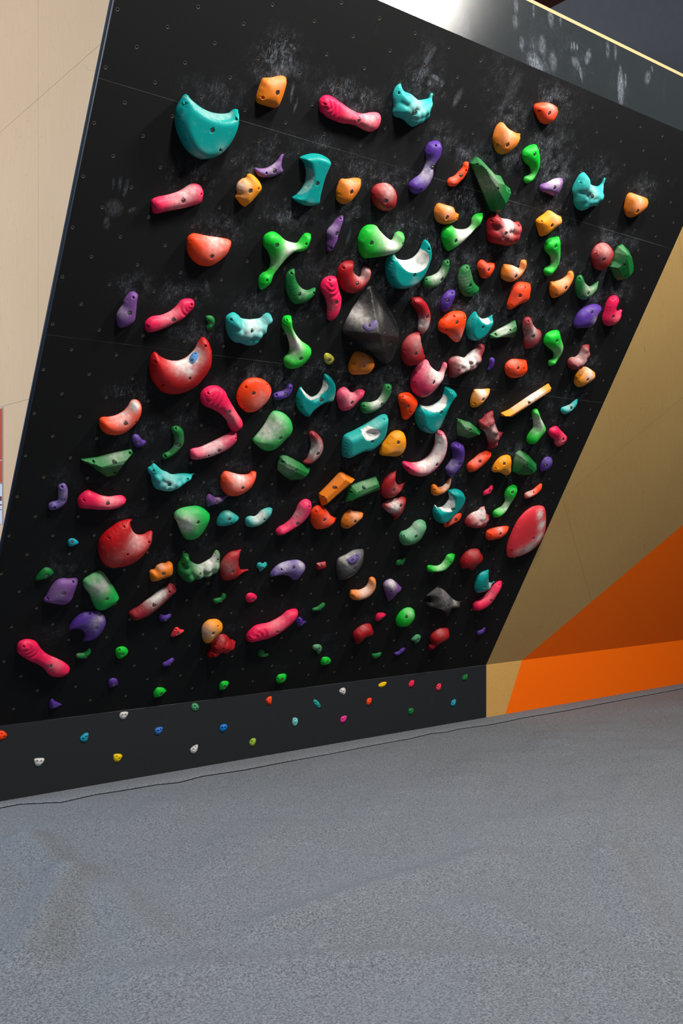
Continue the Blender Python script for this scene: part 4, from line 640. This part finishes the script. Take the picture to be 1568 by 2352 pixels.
# floor: felt covered matting with soft bumps, and the strip that covers the gap at the wall
rs = np.random.RandomState(4)
waves = [(rs.uniform(-1, 1, 2)*k, rs.uniform(0, 6.28), a) for k, a in ((1.0, .012), (1.6, .011), (2.3, .008), (3.4, .005), (4.6, .003), (2.0, .008), (5.5, .002))]
crease_px = [((60, 1930), (150, 2010), .035), ((150, 2010), (60, 2200), .035), ((300, 2245), (900, 2205), .022), ((900, 2205), (1480, 2225), .018), ((620, 2125), (950, 2020), .026), ((950, 2020), (1130, 1960), .018), ((1450, 1790), (1400, 1960), .022), ((1400, 1960), (1500, 2150), .022), ((1120, 2080), (1320, 2190), .016), ((250, 2040), (330, 2140), .018)]
seam_px = [(-60, 1869), (0, 1857), (46, 1848), (143, 1843.6), (214, 1827), (286, 1816), (357, 1803.6), (411, 1798), (464, 1784), (560, 1769.6), (650, 1752), (750, 1734), (850, 1714), (941, 1697.4), (993, 1684.8), (1023, 1682.7), (1052, 1675.4), (1120, 1666), (1160, 1658.6), (1198, 1650), (1300, 1633), (1430, 1608), (1568, 1582), (1700, 1560)]
GROUND = Frame((0, 0, 0), (1, 0, 0), (0, 1, 0))
sw = np.array([GROUND.at(*p) for p in seam_px])
sw = np.vstack([[[-3.0, sw[0, 1]]], sw, [[XE, sw[-1, 1]]]])
def ground_z(x, y):
    z = 0*x
    for k, ph, a in waves: z = z+a*np.sin(2*math.pi*(k[0]*x+k[1]*y)/1.9+ph)
    for p, q, h in crease_px:
        P = np.stack([x.ravel(), y.ravel()], 1); d = dist([GROUND.at(*p), GROUND.at(*q)], P, False).reshape(x.shape)
        z = np.maximum(z, z*.5+1.8*h*np.exp(-(d/.11)**2))
    fade = np.clip((-y-.15)/.7, 0, 1); fade = fade*fade*(3-2*fade)
    return (z-.012)*fade
NXg, NYg = 330, 260
gx = np.linspace(-5, XE, NXg); gt = np.linspace(0, 1, NYg)
gy = np.where(gt[:, None] >= 0, -8.5+gt[:, None]*(np.interp(gx, sw[:, 0], sw[:, 1])[None]+8.5), 0)
GX = np.repeat(gx[None], NYg, 0); GZ = ground_z(GX, gy)
gv = np.stack([GX, gy, GZ], 2).reshape(-1, 3)
gf = [[j*NXg+i, j*NXg+i+1, (j+1)*NXg+i+1, (j+1)*NXg+i] for j in range(NYg-1) for i in range(NXg-1)]
struct(link('floor', gv, gf, M_CARPET, smooth=True))
fv = []; ff = []
fy = np.interp(gx, sw[:, 0], sw[:, 1])
for i in range(NXg):
    y = fy[i]+.004
    fv += [(gx[i], y, -.03), (gx[i], y, .003), (gx[i], y+.008, .008), (gx[i], (y+.06)*.5, .009), (gx[i], .05, .008)]
for i in range(NXg-1):
    for k in range(4): a = i*5+k; ff.append([a, a+5, a+6, a+1])
struct(link('trim_3', fv, ff, M_CARPET, smooth=True))
gvj = []; gfj = []
for i in range(NXg): gvj += [(gx[i], fy[i]-.006, -.012), (gx[i], fy[i]+.010, -.012)]
for i in range(NXg-1): gfj.append([2*i, 2*i+2, 2*i+3, 2*i+1])
tv = []; tf = []
for i in range(NXg):
    for k in range(6):
        a = k*math.pi/3; tv.append((gx[i], fy[i]+.0035*math.cos(a), .0015+.0035*math.sin(a)))
for i in range(NXg-1):
    for k in range(6): tf.append([i*6+k, (i+1)*6+k, (i+1)*6+(k+1) % 6, i*6+(k+1) % 6])
struct(link('trim_4', tv, tf, M_DARK, smooth=True))
# hall behind the climbing wall
struct(link('wall_back', *box(-5, 30, 7.0, 7.1, 0, 24), M_BACK))
q = RW.T@np.array([(1265-CX)/F, (18-CY)/F, 1.0]); q = CAM+(7.6-CAM[2])/q[2]*q
tag(link('roof_beam', *box(q[0]-.45, q[0], q[1]-4.4, 7.0, 7.6, 8.5), M_BEAM), 'dark red roof beam glimpsed above the grey header, top right', 'beam')

# two printed notices in clear sleeves on the plywood side wall, only their right edges in view
def notice(z0, z1, mat, label, bars):
    y1 = SIDE.at(4.6, 1000)[0]
    M = SIDE.matrix((y1-.21, z0), -.006)
    o = link('notice', *box(0, .21, 0, z1-z0, .0, .003), M_PLASTIC, M)
    tag(o, label, 'notice', None)
    link('printed_sheet', *box(.004, .204, .006, z1-z0-.006, .003, .0036), mat, parent=o)
    v = []; f = []
    for a, b_, c, d in bars:
        vv, fw = box(a, b_, c, d, .0036, .004); n = len(v); v += vv; f += [[k+n for k in g] for g in fw]
    link('printed_lines', v, f, M_INK if mat is M_WHITE else M_WHITE, parent=o)
notice(SIDE.at(4, 1111)[1], SIDE.at(4, 935)[1], M_RED, 'red notice in a clear sleeve on the plywood side wall, at the left edge', [(.004, .204, .128, .131)])
notice(SIDE.at(4, 1205)[1], SIDE.at(4, 1095)[1]-.035, M_WHITE, 'white notice in a clear sleeve on the plywood side wall, below the red one', [(.15, .2, .13, .155), (.15, .2, .105, .112), (.15, .2, .08, .084)])

# ---------------------------------------------------------------- the holds
def bolt_mesh():
    v = []; f = []; n = 24
    def ring(r, z): b = len(v); v.extend([(r*math.cos(2*math.pi*k/n), r*math.sin(2*math.pi*k/n), z) for k in range(n)]); return b
    def hexring(r, z):
        b = len(v)
        for k in range(n):
            a = 2*math.pi*k/n; s = a % (math.pi/3)-math.pi/6; rr = r*math.cos(math.pi/6)/math.cos(s)
            v.append((rr*math.cos(a), rr*math.sin(a), z))
        return b
    R = [ring(1.35, -.75), ring(1.35, -.62), ring(1.0, -.62), ring(1.0, -.08), ring(.9, 0), hexring(.58, 0), hexring(.58, -.5)]
    for a, b in zip(R, R[1:]): f.extend([[a+k, a+(k+1) % n, b+(k+1) % n, b+k] for k in range(n)])
    f.append([R[-1]+k for k in range(n)])
    me = bpy.data.meshes.new('bolt'); me.from_pydata(v, [], f); me.materials.append(M_BOLT)
    return me
BOLT = bolt_mesh()
CENTRES = []
last = None
def build_hold(H, idx):
    global last
    rs = np.random.RandomState(100+idx)
    fr = KICK if H['style'] == 'k' else SLOPE
    cpx = np.mean(H['out'], 0)
    if H['style'] == 'on':                       # screwed on top of the hold built just before
        bvh, Mw = last
        d = Vector(RW.T@np.array([(cpx[0]-CX)/F, (cpx[1]-CY)/F, 1.0])).normalized()
        hits = []
        for dx, dy in ((0, 0), (7, 0), (-7, 0), (0, 7), (0, -7)):
            d = Vector(RW.T@np.array([(cpx[0]+dx-CX)/F, (cpx[1]+dy-CY)/F, 1.0])).normalized()
            loc, nor, _, _ = bvh.ray_cast(Vector(CAM), d)
            if loc: hits.append((loc, nor))
        n = sum((h[1] for h in hits), Vector()).normalized()
        if n.dot(Vector(SLOPE.n)) < 0: n = -n
        P = hits[0][0]-n*.003
        ex = (Vector((1, 0, 0))-n*n.x).normalized(); ey = n.cross(ex)
        fr = Frame(P, ex, ey)
    # view direction in the surface, to find where the far side of the body stands
    c0 = fr.at(*cpx); v = fr.world(c0)-CAM
    tv = np.array([v@fr.ex, v@fr.ey])/abs(v@fr.n); tl = np.hypot(*tv)
    pxm = np.hypot(*(fr.at(cpx[0]+1, cpx[1])-fr.at(cpx[0], cpx[1]+1)))/math.sqrt(2)      # metres per pixel, about
    raw = np.array([fr.at(*p) for p in H['out']])
    rev = area2(raw) < 0; corner = list(H['corner'])
    if rev: raw = raw[::-1]; corner = corner[::-1]
    def inrad(poly):
        lo, hi = poly.min(0), poly.max(0)
        g = np.stack(np.meshgrid(np.linspace(lo[0], hi[0], 26), np.linspace(lo[1], hi[1], 26)), -1).reshape(-1, 2)
        g = g[inside(poly, g)]; return dist(poly, g).max()
    facet = H['style'] == 'facet'; pyr = H['style'] == 'pyr'
    ir = inrad(raw)
    Hh = min(H['hk']*ir, .14)
    if facet: Hh = min(Hh, .10)
    # body outline on the wall
    k = {'facet': .28, 'pyr': 0.0, 'moon': .5, 'k': .45, 'on': .3}.get(H['style'], .55)
    if tl > 0:
        dense = smooth_outline(raw, corner, 1e9 if facet else np.hypot(*np.ptp(raw, axis=0))/60)
        t = np.roll(raw, -1, 0)-np.roll(raw, 1, 0)
        nn = np.stack([t[:, 1], -t[:, 0]], 1); nn /= np.maximum(np.hypot(nn[:, 0], nn[:, 1])[:, None], 1e-9)
        s = np.clip(nn@tv/tl, 0, 1)[:, None]
        ts = np.linspace(.04, 1, 40)*2.2*ir
        thick = np.array([next((q for q, ok in zip(ts, inside(raw, raw[i]-nn[i]*ts[:, None])) if not ok), ts[-1]) if inside(raw, (raw[i]-nn[i]*ts[0])[None])[0] else ir*.5 for i in range(len(raw))])
        lim = np.minimum(1, .38*thick[:, None]/(k*Hh*tl+1e-9)) if k > 0 else 1
        raw = raw-k*Hh*s*tv*lim
    area_m = abs(area2(raw)); area_px = area_m/pxm**2*1.3
    nv = float(np.clip(area_px/7, 90, 1300))
    step = math.sqrt(area_m/nv)
    out = raw.copy() if (facet or pyr) else smooth_outline(raw, corner, step)
    if facet or pyr:
        o2 = []
        for i in range(len(raw)):
            a, b = raw[i], raw[(i+1) % len(raw)]; m = max(1, int(np.hypot(*(b-a))/step/2))
            o2 += [a+(b-a)*j/m for j in range(m)]
        out = np.array(o2)
    cen = out.mean(0)
    ir = inrad(out)
    # height of the body above the wall
    scoop = None
    if H['scoop']:
        scoop = smooth_outline(np.array([fr.at(*p, .75*Hh) for p in H['scoop']]), [False]*len(H['scoop']), step)
    if pyr:
        Hh = .185
        apex = fr.at(560+1275/4.1263, 460+1262/4.1263, Hh)
        pk = [fr.at(560+x/4.1263, 460+y/4.1263) for x, y in ((1190, 800), (915, 1235), (1350, 1560), (1470, 1290))]; A = np.array(pk)
        if area2(A) < 0: A = A[::-1]
        B = np.roll(A, -1, 0); d = B-A; nrm = np.stack([-d[:, 1], d[:, 0]], 1)/np.hypot(d[:, 0], d[:, 1])[:, None]
    if facet:
        nr = len(raw); e0 = raw-np.roll(raw, 1, 0); e1 = np.roll(raw, -1, 0)-raw
        e0 /= np.hypot(e0[:, 0], e0[:, 1])[:, None]; e1 /= np.hypot(e1[:, 0], e1[:, 1])[:, None]
        n0 = np.stack([-e0[:, 1], e0[:, 0]], 1); n1 = np.stack([-e1[:, 1], e1[:, 0]], 1)
        bis = n0+n1; bis /= np.maximum((bis*n0).sum(1), .35)[:, None]
        ins = raw+bis*ir*.5
        ev, evec = np.linalg.eigh(np.cov((raw-cen).T)); ax = evec[:, 1]; side = np.array([-ax[1], ax[0]])
        if side[1] > 0: side = -side
        elong = math.sqrt(ev[1]/ev[0])
    def height(P):
        d = dist(out, P)
        if pyr:
            s = ((P[:, None]-A)*nrm).sum(2); sa = ((apex-A)*nrm).sum(1)
            r = np.sort(s/sa, 1); return Hh*np.clip(r[:, 0], 0, 1)+.004
        if facet:
            h = Hh*(.16+.84*np.clip(d/(.5*ir), 0, 1))
            s_ = (P-cen)@side/ir
            top = Hh*(1-.42*np.clip(s_, 0, 2)-.10*np.clip(-s_, 0, 2)+.05*((P-cen)@ax)/ir/elong)
            return np.minimum(h, np.maximum(top, .3*Hh))
        R = ir*{'moon': .45, 'k': .9}.get(H['style'], .95)
        t = np.clip(d/R, 0, 1); g = np.sqrt(np.maximum(0, 1-(1-t)**2))
        rim = .2
        h = Hh*(rim+(1-rim)*g)
        if H['style'] == 'lump':
            h *= .72; best = np.zeros(len(P))
            for c in lumps:
                r = np.hypot(P[:, 0]-c[0], P[:, 1]-c[1])/(c[2]); best = np.maximum(best, 1-r**2)
            h += .60*Hh*np.sqrt(np.clip(best, 0, 1))*g
        if H['style'] == 'fold' and anchor is not None:
            e = P-anchor; da = np.hypot(e[:, 0], e[:, 1])+.15*ir*np.sin(3*np.arctan2(e[:, 1], e[:, 0])+idx)
            for rk in (.55, 1.05, 1.6): h -= .24*Hh*np.exp(-((da-rk*ir)/(.06*ir+step*.5))**2)*g
        if H['style'] == 'stripe':
            u = (P[:, 0]*.5-P[:, 1]*.87)/(ir*.42); h -= .14*Hh*np.exp(-((u % 1-.5)/.13)**2)*g
        return h
    anchor = None
    if H['style'] == 'fold': anchor = fr.at(*(H['holes'] or H['bolt'])[0], .6*Hh)
    lumps = []
    if H['style'] == 'lump':
        lo, hi = out.min(0), out.max(0)
        while len(lumps) < 11:
            p = lo+(hi-lo)*rs.rand(2)
            if inside(out, p[None])[0] and dist(out, p[None])[0] > .25*ir and all(np.hypot(p[0]-c[0], p[1]-c[1]) > .45*ir for c in lumps) or rs.rand() < .004:
                lumps.append((p[0], p[1], ir*rs.uniform(.42, .62)))
    # drilled holes
    circ = []
    for i, p in enumerate([(q, 1) for q in H['bolt']]+[(q, 0) for q in H['holes']]):
        (px, py), isb = p
        off = .7*Hh
        for _ in range(4):
            q = fr.at(px, py, off); off = .5*off+.5*float(height(q[None])[0])
        q = fr.at(px, py, off)
        if not inside(out, q[None])[0]: continue
        dd = dist(out, q[None])[0]
        rad = min(.0128 if isb else (.0075 if H['style'] != 'k' else .0075), .42*ir, dd*.8)
        if rad < .0022 or any(np.hypot(*(q-c[0])) < (rad+c[1])*1.25 for c in circ): continue
        circ.append((q, rad, isb, float(height(q[None])[0])))
    NR = 14
    V = [tuple(p) for p in out]; Ed = [(i, (i+1) % len(out)) for i in range(len(out))]
    rings = []
    for q, rad, isb, hh in circ:
        b = len(V); V += [(q[0]+rad*math.cos(2*math.pi*i/NR), q[1]+rad*math.sin(2*math.pi*i/NR)) for i in range(NR)]
        Ed += [(b+i, b+(i+1) % NR) for i in range(NR)]
    if facet:
        pts = [p for p in ins if inside(out, p[None])[0] and dist(out, p[None])[0] > .4*ir]
        for s_ in np.linspace(-2.5, 2.5, 60)*ir*elong:
            p = cen+ax*s_
            if inside(out, p[None])[0] and dist(out, p[None])[0] > .12*ir: pts.append(p)
        V += [tuple(p) for p in pts]
    if pyr:
        for q in A:
            for s_ in np.linspace(.02, .97, 40):
                p = apex*s_+q*(1-s_)
                if inside(out, p[None])[0] and dist(out, p[None])[0] > step*.5: V.append(tuple(p))
    if scoop is not None:
        sc = scoop[inside(out, scoop) & (dist(out, scoop) > step*.5)]
        V += [tuple(p) for p in sc]
    if True:
        lo, hi = out.min(0), out.max(0); g = []
        yy = lo[1]; r = 0; stp = step
        while yy < hi[1]:
            g += [(x, yy) for x in np.arange(lo[0]+(r % 2)*stp/2, hi[0], stp)]; yy += stp*.866; r += 1
        g = np.array(g); g = g[inside(out, g)]; d = dist(out, g); g = g[d > stp*.55]
        for q, rad, isb, hh in circ: g = g[np.hypot(g[:, 0]-q[0], g[:, 1]-q[1]) > rad+stp*.35]
        if scoop is not None and len(sc): g = g[dist(sc, g, False) > stp*.35]
        V += [tuple(p) for p in g]
    r = delaunay_2d_cdt([Vector(p) for p in V], Ed, [], 0, 1e-7)
    P = np.array([tuple(p) for p in r[0]]); T = np.array([tuple(f) for f in r[2]])
    ctr = P[T].mean(1); keep = inside(out, ctr)
    for q, rad, isb, hh in circ: keep &= np.hypot(ctr[:, 0]-q[0], ctr[:, 1]-q[1]) > rad*.93
    a = P[T[:, 1]]-P[T[:, 0]]; b = P[T[:, 2]]-P[T[:, 0]]; keep &= np.abs(a[:, 0]*b[:, 1]-a[:, 1]*b[:, 0]) > 1e-11
    T = T[keep]
    a = P[T[:, 1]]-P[T[:, 0]]; b = P[T[:, 2]]-P[T[:, 0]]; cw = (a[:, 0]*b[:, 1]-a[:, 1]*b[:, 0]) < 0; T[cw] = T[cw][:, ::-1]
    used = np.unique(T); mp = -np.ones(len(P), int); mp[used] = np.arange(len(used)); P = P[used]; T = mp[T]
    Z = height(P)
    dO = dist(out, P)
    insc = np.zeros(len(P), bool)
    if scoop is not None:
        insc = inside(scoop, P) | (dist(scoop, P) < 1e-6)
        face = Hh*.98
        di = dist(scoop, P)
        s = di/(di+dO+1e-9)
        if 'aqua2' in H['col']: Z = np.where(insc, Z-.45*Hh*np.clip(di/(.35*ir), 0, 1), Z)
        else:
            near = dist(scoop[dist(out, scoop) > ir*.18], P, False) if (dist(out, scoop) > ir*.18).sum() > 2 else di
            s = near/(near+dO+1e-9)
            Z = np.where(insc, np.minimum(Z, Hh*(1-.8*s)), Z)
    bound = dO < 1e-6
    if not facet:
        Eg = np.unique(np.sort(np.vstack([T[:, [0, 1]], T[:, [1, 2]], T[:, [2, 0]]]), 1), axis=0)
        for it in range(3 if H['style'] in ('lump', 'fold', 'stripe', 'moon') else 6):
            if pyr and it > 0: break
            S = np.zeros(len(P)); N = np.zeros(len(P))
            np.add.at(S, Eg[:, 0], Z[Eg[:, 1]]); np.add.at(S, Eg[:, 1], Z[Eg[:, 0]]); np.add.at(N, Eg[:, 0], 1); np.add.at(N, Eg[:, 1], 1)
            Z = np.where(bound, Z, .45*Z+.55*S/np.maximum(N, 1))
    # chalk
    ch = np.full(len(P), .03 if area_px > 400 else .0)
    for cx_, cy_, rr, aa in H['chalk']:
        q = fr.at(cx_, cy_, .75*Hh); ch += aa*np.exp(-((P[:, 0]-q[0])**2+(P[:, 1]-q[1])**2)/(rr*pxm*1.15)**2)
    if scoop is not None: ch = np.where(insc, .42 if idx in (0, 4) else 1.0, ch)
    # assemble
    vs = [(p[0]-cen[0], p[1]-cen[1], z) for p, z in zip(P, Z)]; fs = [list(map(int, t)) for t in T]; chv = list(np.clip(ch, 0, 1))
    cnt = {}
    for t in fs:
        for i in range(3):
            e = (t[i], t[(i+1) % 3]); cnt[e] = 1
    openE = [e for e in cnt if (e[1], e[0]) not in cnt]
    low = {}
    def lower(i, z, key):
        if (i, key) not in low:
            low[(i, key)] = len(vs); vs.append((vs[i][0], vs[i][1], z)); chv.append(0.0 if key else chv[i]*.5)
        return low[(i, key)]
    for e0, e1 in openE:
        mid = P[e0]; ci = 0; z = -.001
        for c, (q, rad, isb, hh) in enumerate(circ):
            if abs(np.hypot(*(P[e0]-q))-rad) < rad*.08 and abs(np.hypot(*(P[e1]-q))-rad) < rad*.08: ci = c+1; z = hh-(rad*1.0 if isb else rad*2.0)
        if ci and z < .001: z = .001
        a, b = lower(e0, z, ci), lower(e1, z, ci)
        fs.append([e1, e0, a, b])
    for c, (q, rad, isb, hh) in enumerate(circ):       # floor of each drilled hole
        ring = sorted([i for (k_, key), i in low.items() if key == c+1], key=lambda i: math.atan2(vs[i][1]+cen[1]-q[1], vs[i][0]+cen[0]-q[0]))
        if len(ring) > 2: fs.append(ring)
    nm = 'climbing_volume' if pyr else ('foothold' if H['style'] == 'k' or 'foothold' in H['label'] else 'climbing_hold')
    hasb = any(c[2] for c in circ)
    root = None
    if hasb:
        root = bpy.data.objects.new(nm, None); C.objects.link(root); root.empty_display_size = .03; root.matrix_world = fr.matrix(cen)
    o = link('body' if hasb else nm, vs, fs, HM[H['col']], None if hasb else fr.matrix(cen), parent=root)
    _ = ('climbing_volume' if pyr else ('foothold' if H['style'] == 'k' or 'foothold' in H['label'] else 'climbing_hold'))
    sm = [not facet]*len(o.data.polygons); o.data.polygons.foreach_set('use_smooth', sm)
    if not facet:
        for p in o.data.polygons:
            if p.normal.z < .05 and not pyr: pass
    at = o.data.attributes.new('chalk', 'FLOAT', 'POINT'); at.data.foreach_set('value', np.array(chv, np.float32))
    grp = 'footholds on the grey kickboard' if H['style'] == 'k' else 'climbing holds on the black board'
    o = root or o
    tag(o, H['label'], 'climbing volume' if pyr else 'climbing hold', None if pyr else grp)
    for q, rad, isb, hh in circ:
        if isb:
            bo = bpy.data.objects.new('bolt', BOLT); C.objects.link(bo); bo.parent = o
            z = hh-rad*.30
            bo.location = (q[0]-cen[0], q[1]-cen[1], z); bo.scale = (rad*.74,)*3
            bo['label'] = 'steel socket bolt'
    Mw = fr.matrix(cen)
    last_b = BVHTree.FromPolygons([Mw@Vector(p) for p in vs], fs)
    if H['style'] != 'on': last = (last_b, Mw)
    if H['style'] not in ('k', 'on'): CENTRES.append((cen, ir, np.ptp(out, axis=0), H['out']))
for i, H in enumerate(HOLDS): build_hold(H, i)

# chalk on the board: hands slapping above and around the holds people grab
du = np.zeros(len(BV)); rs = np.random.RandomState(9)
for cen, ir, ext, _ in CENTRES:
    s = np.hypot(*ext)
    if s < .12: continue
    hfac = .35+.75*np.clip((cen[1]-.9)/2.2, 0, 1)
    a = hfac*rs.uniform(.6, 1.4)
    cx_, cy_ = cen[0]+rs.uniform(-.03, .06), cen[1]+ext[1]*.5+.03
    du += a*np.exp(-((BV[:, 0]-cx_)**2/(.06+.34*ext[0])**2+(BV[:, 1]-cy_)**2/(.075)**2))
for px, py, r, a in ((985, 120, .1, .4), (640, 130, .12, .9), (1150, 170, .2, .35), (1020, 690, .1, .6), (1280, 300, .25, .3), (1270, 390, .18, .5)):
    q = SLOPE.at(px, py); du += a*np.exp(-((BV[:, 0]-q[0])**2+(BV[:, 1]-q[1])**2)/r**2)
dust_attr(wall.data, np.clip(du, 0, 1.3))
bpy.context.view_layer.update()
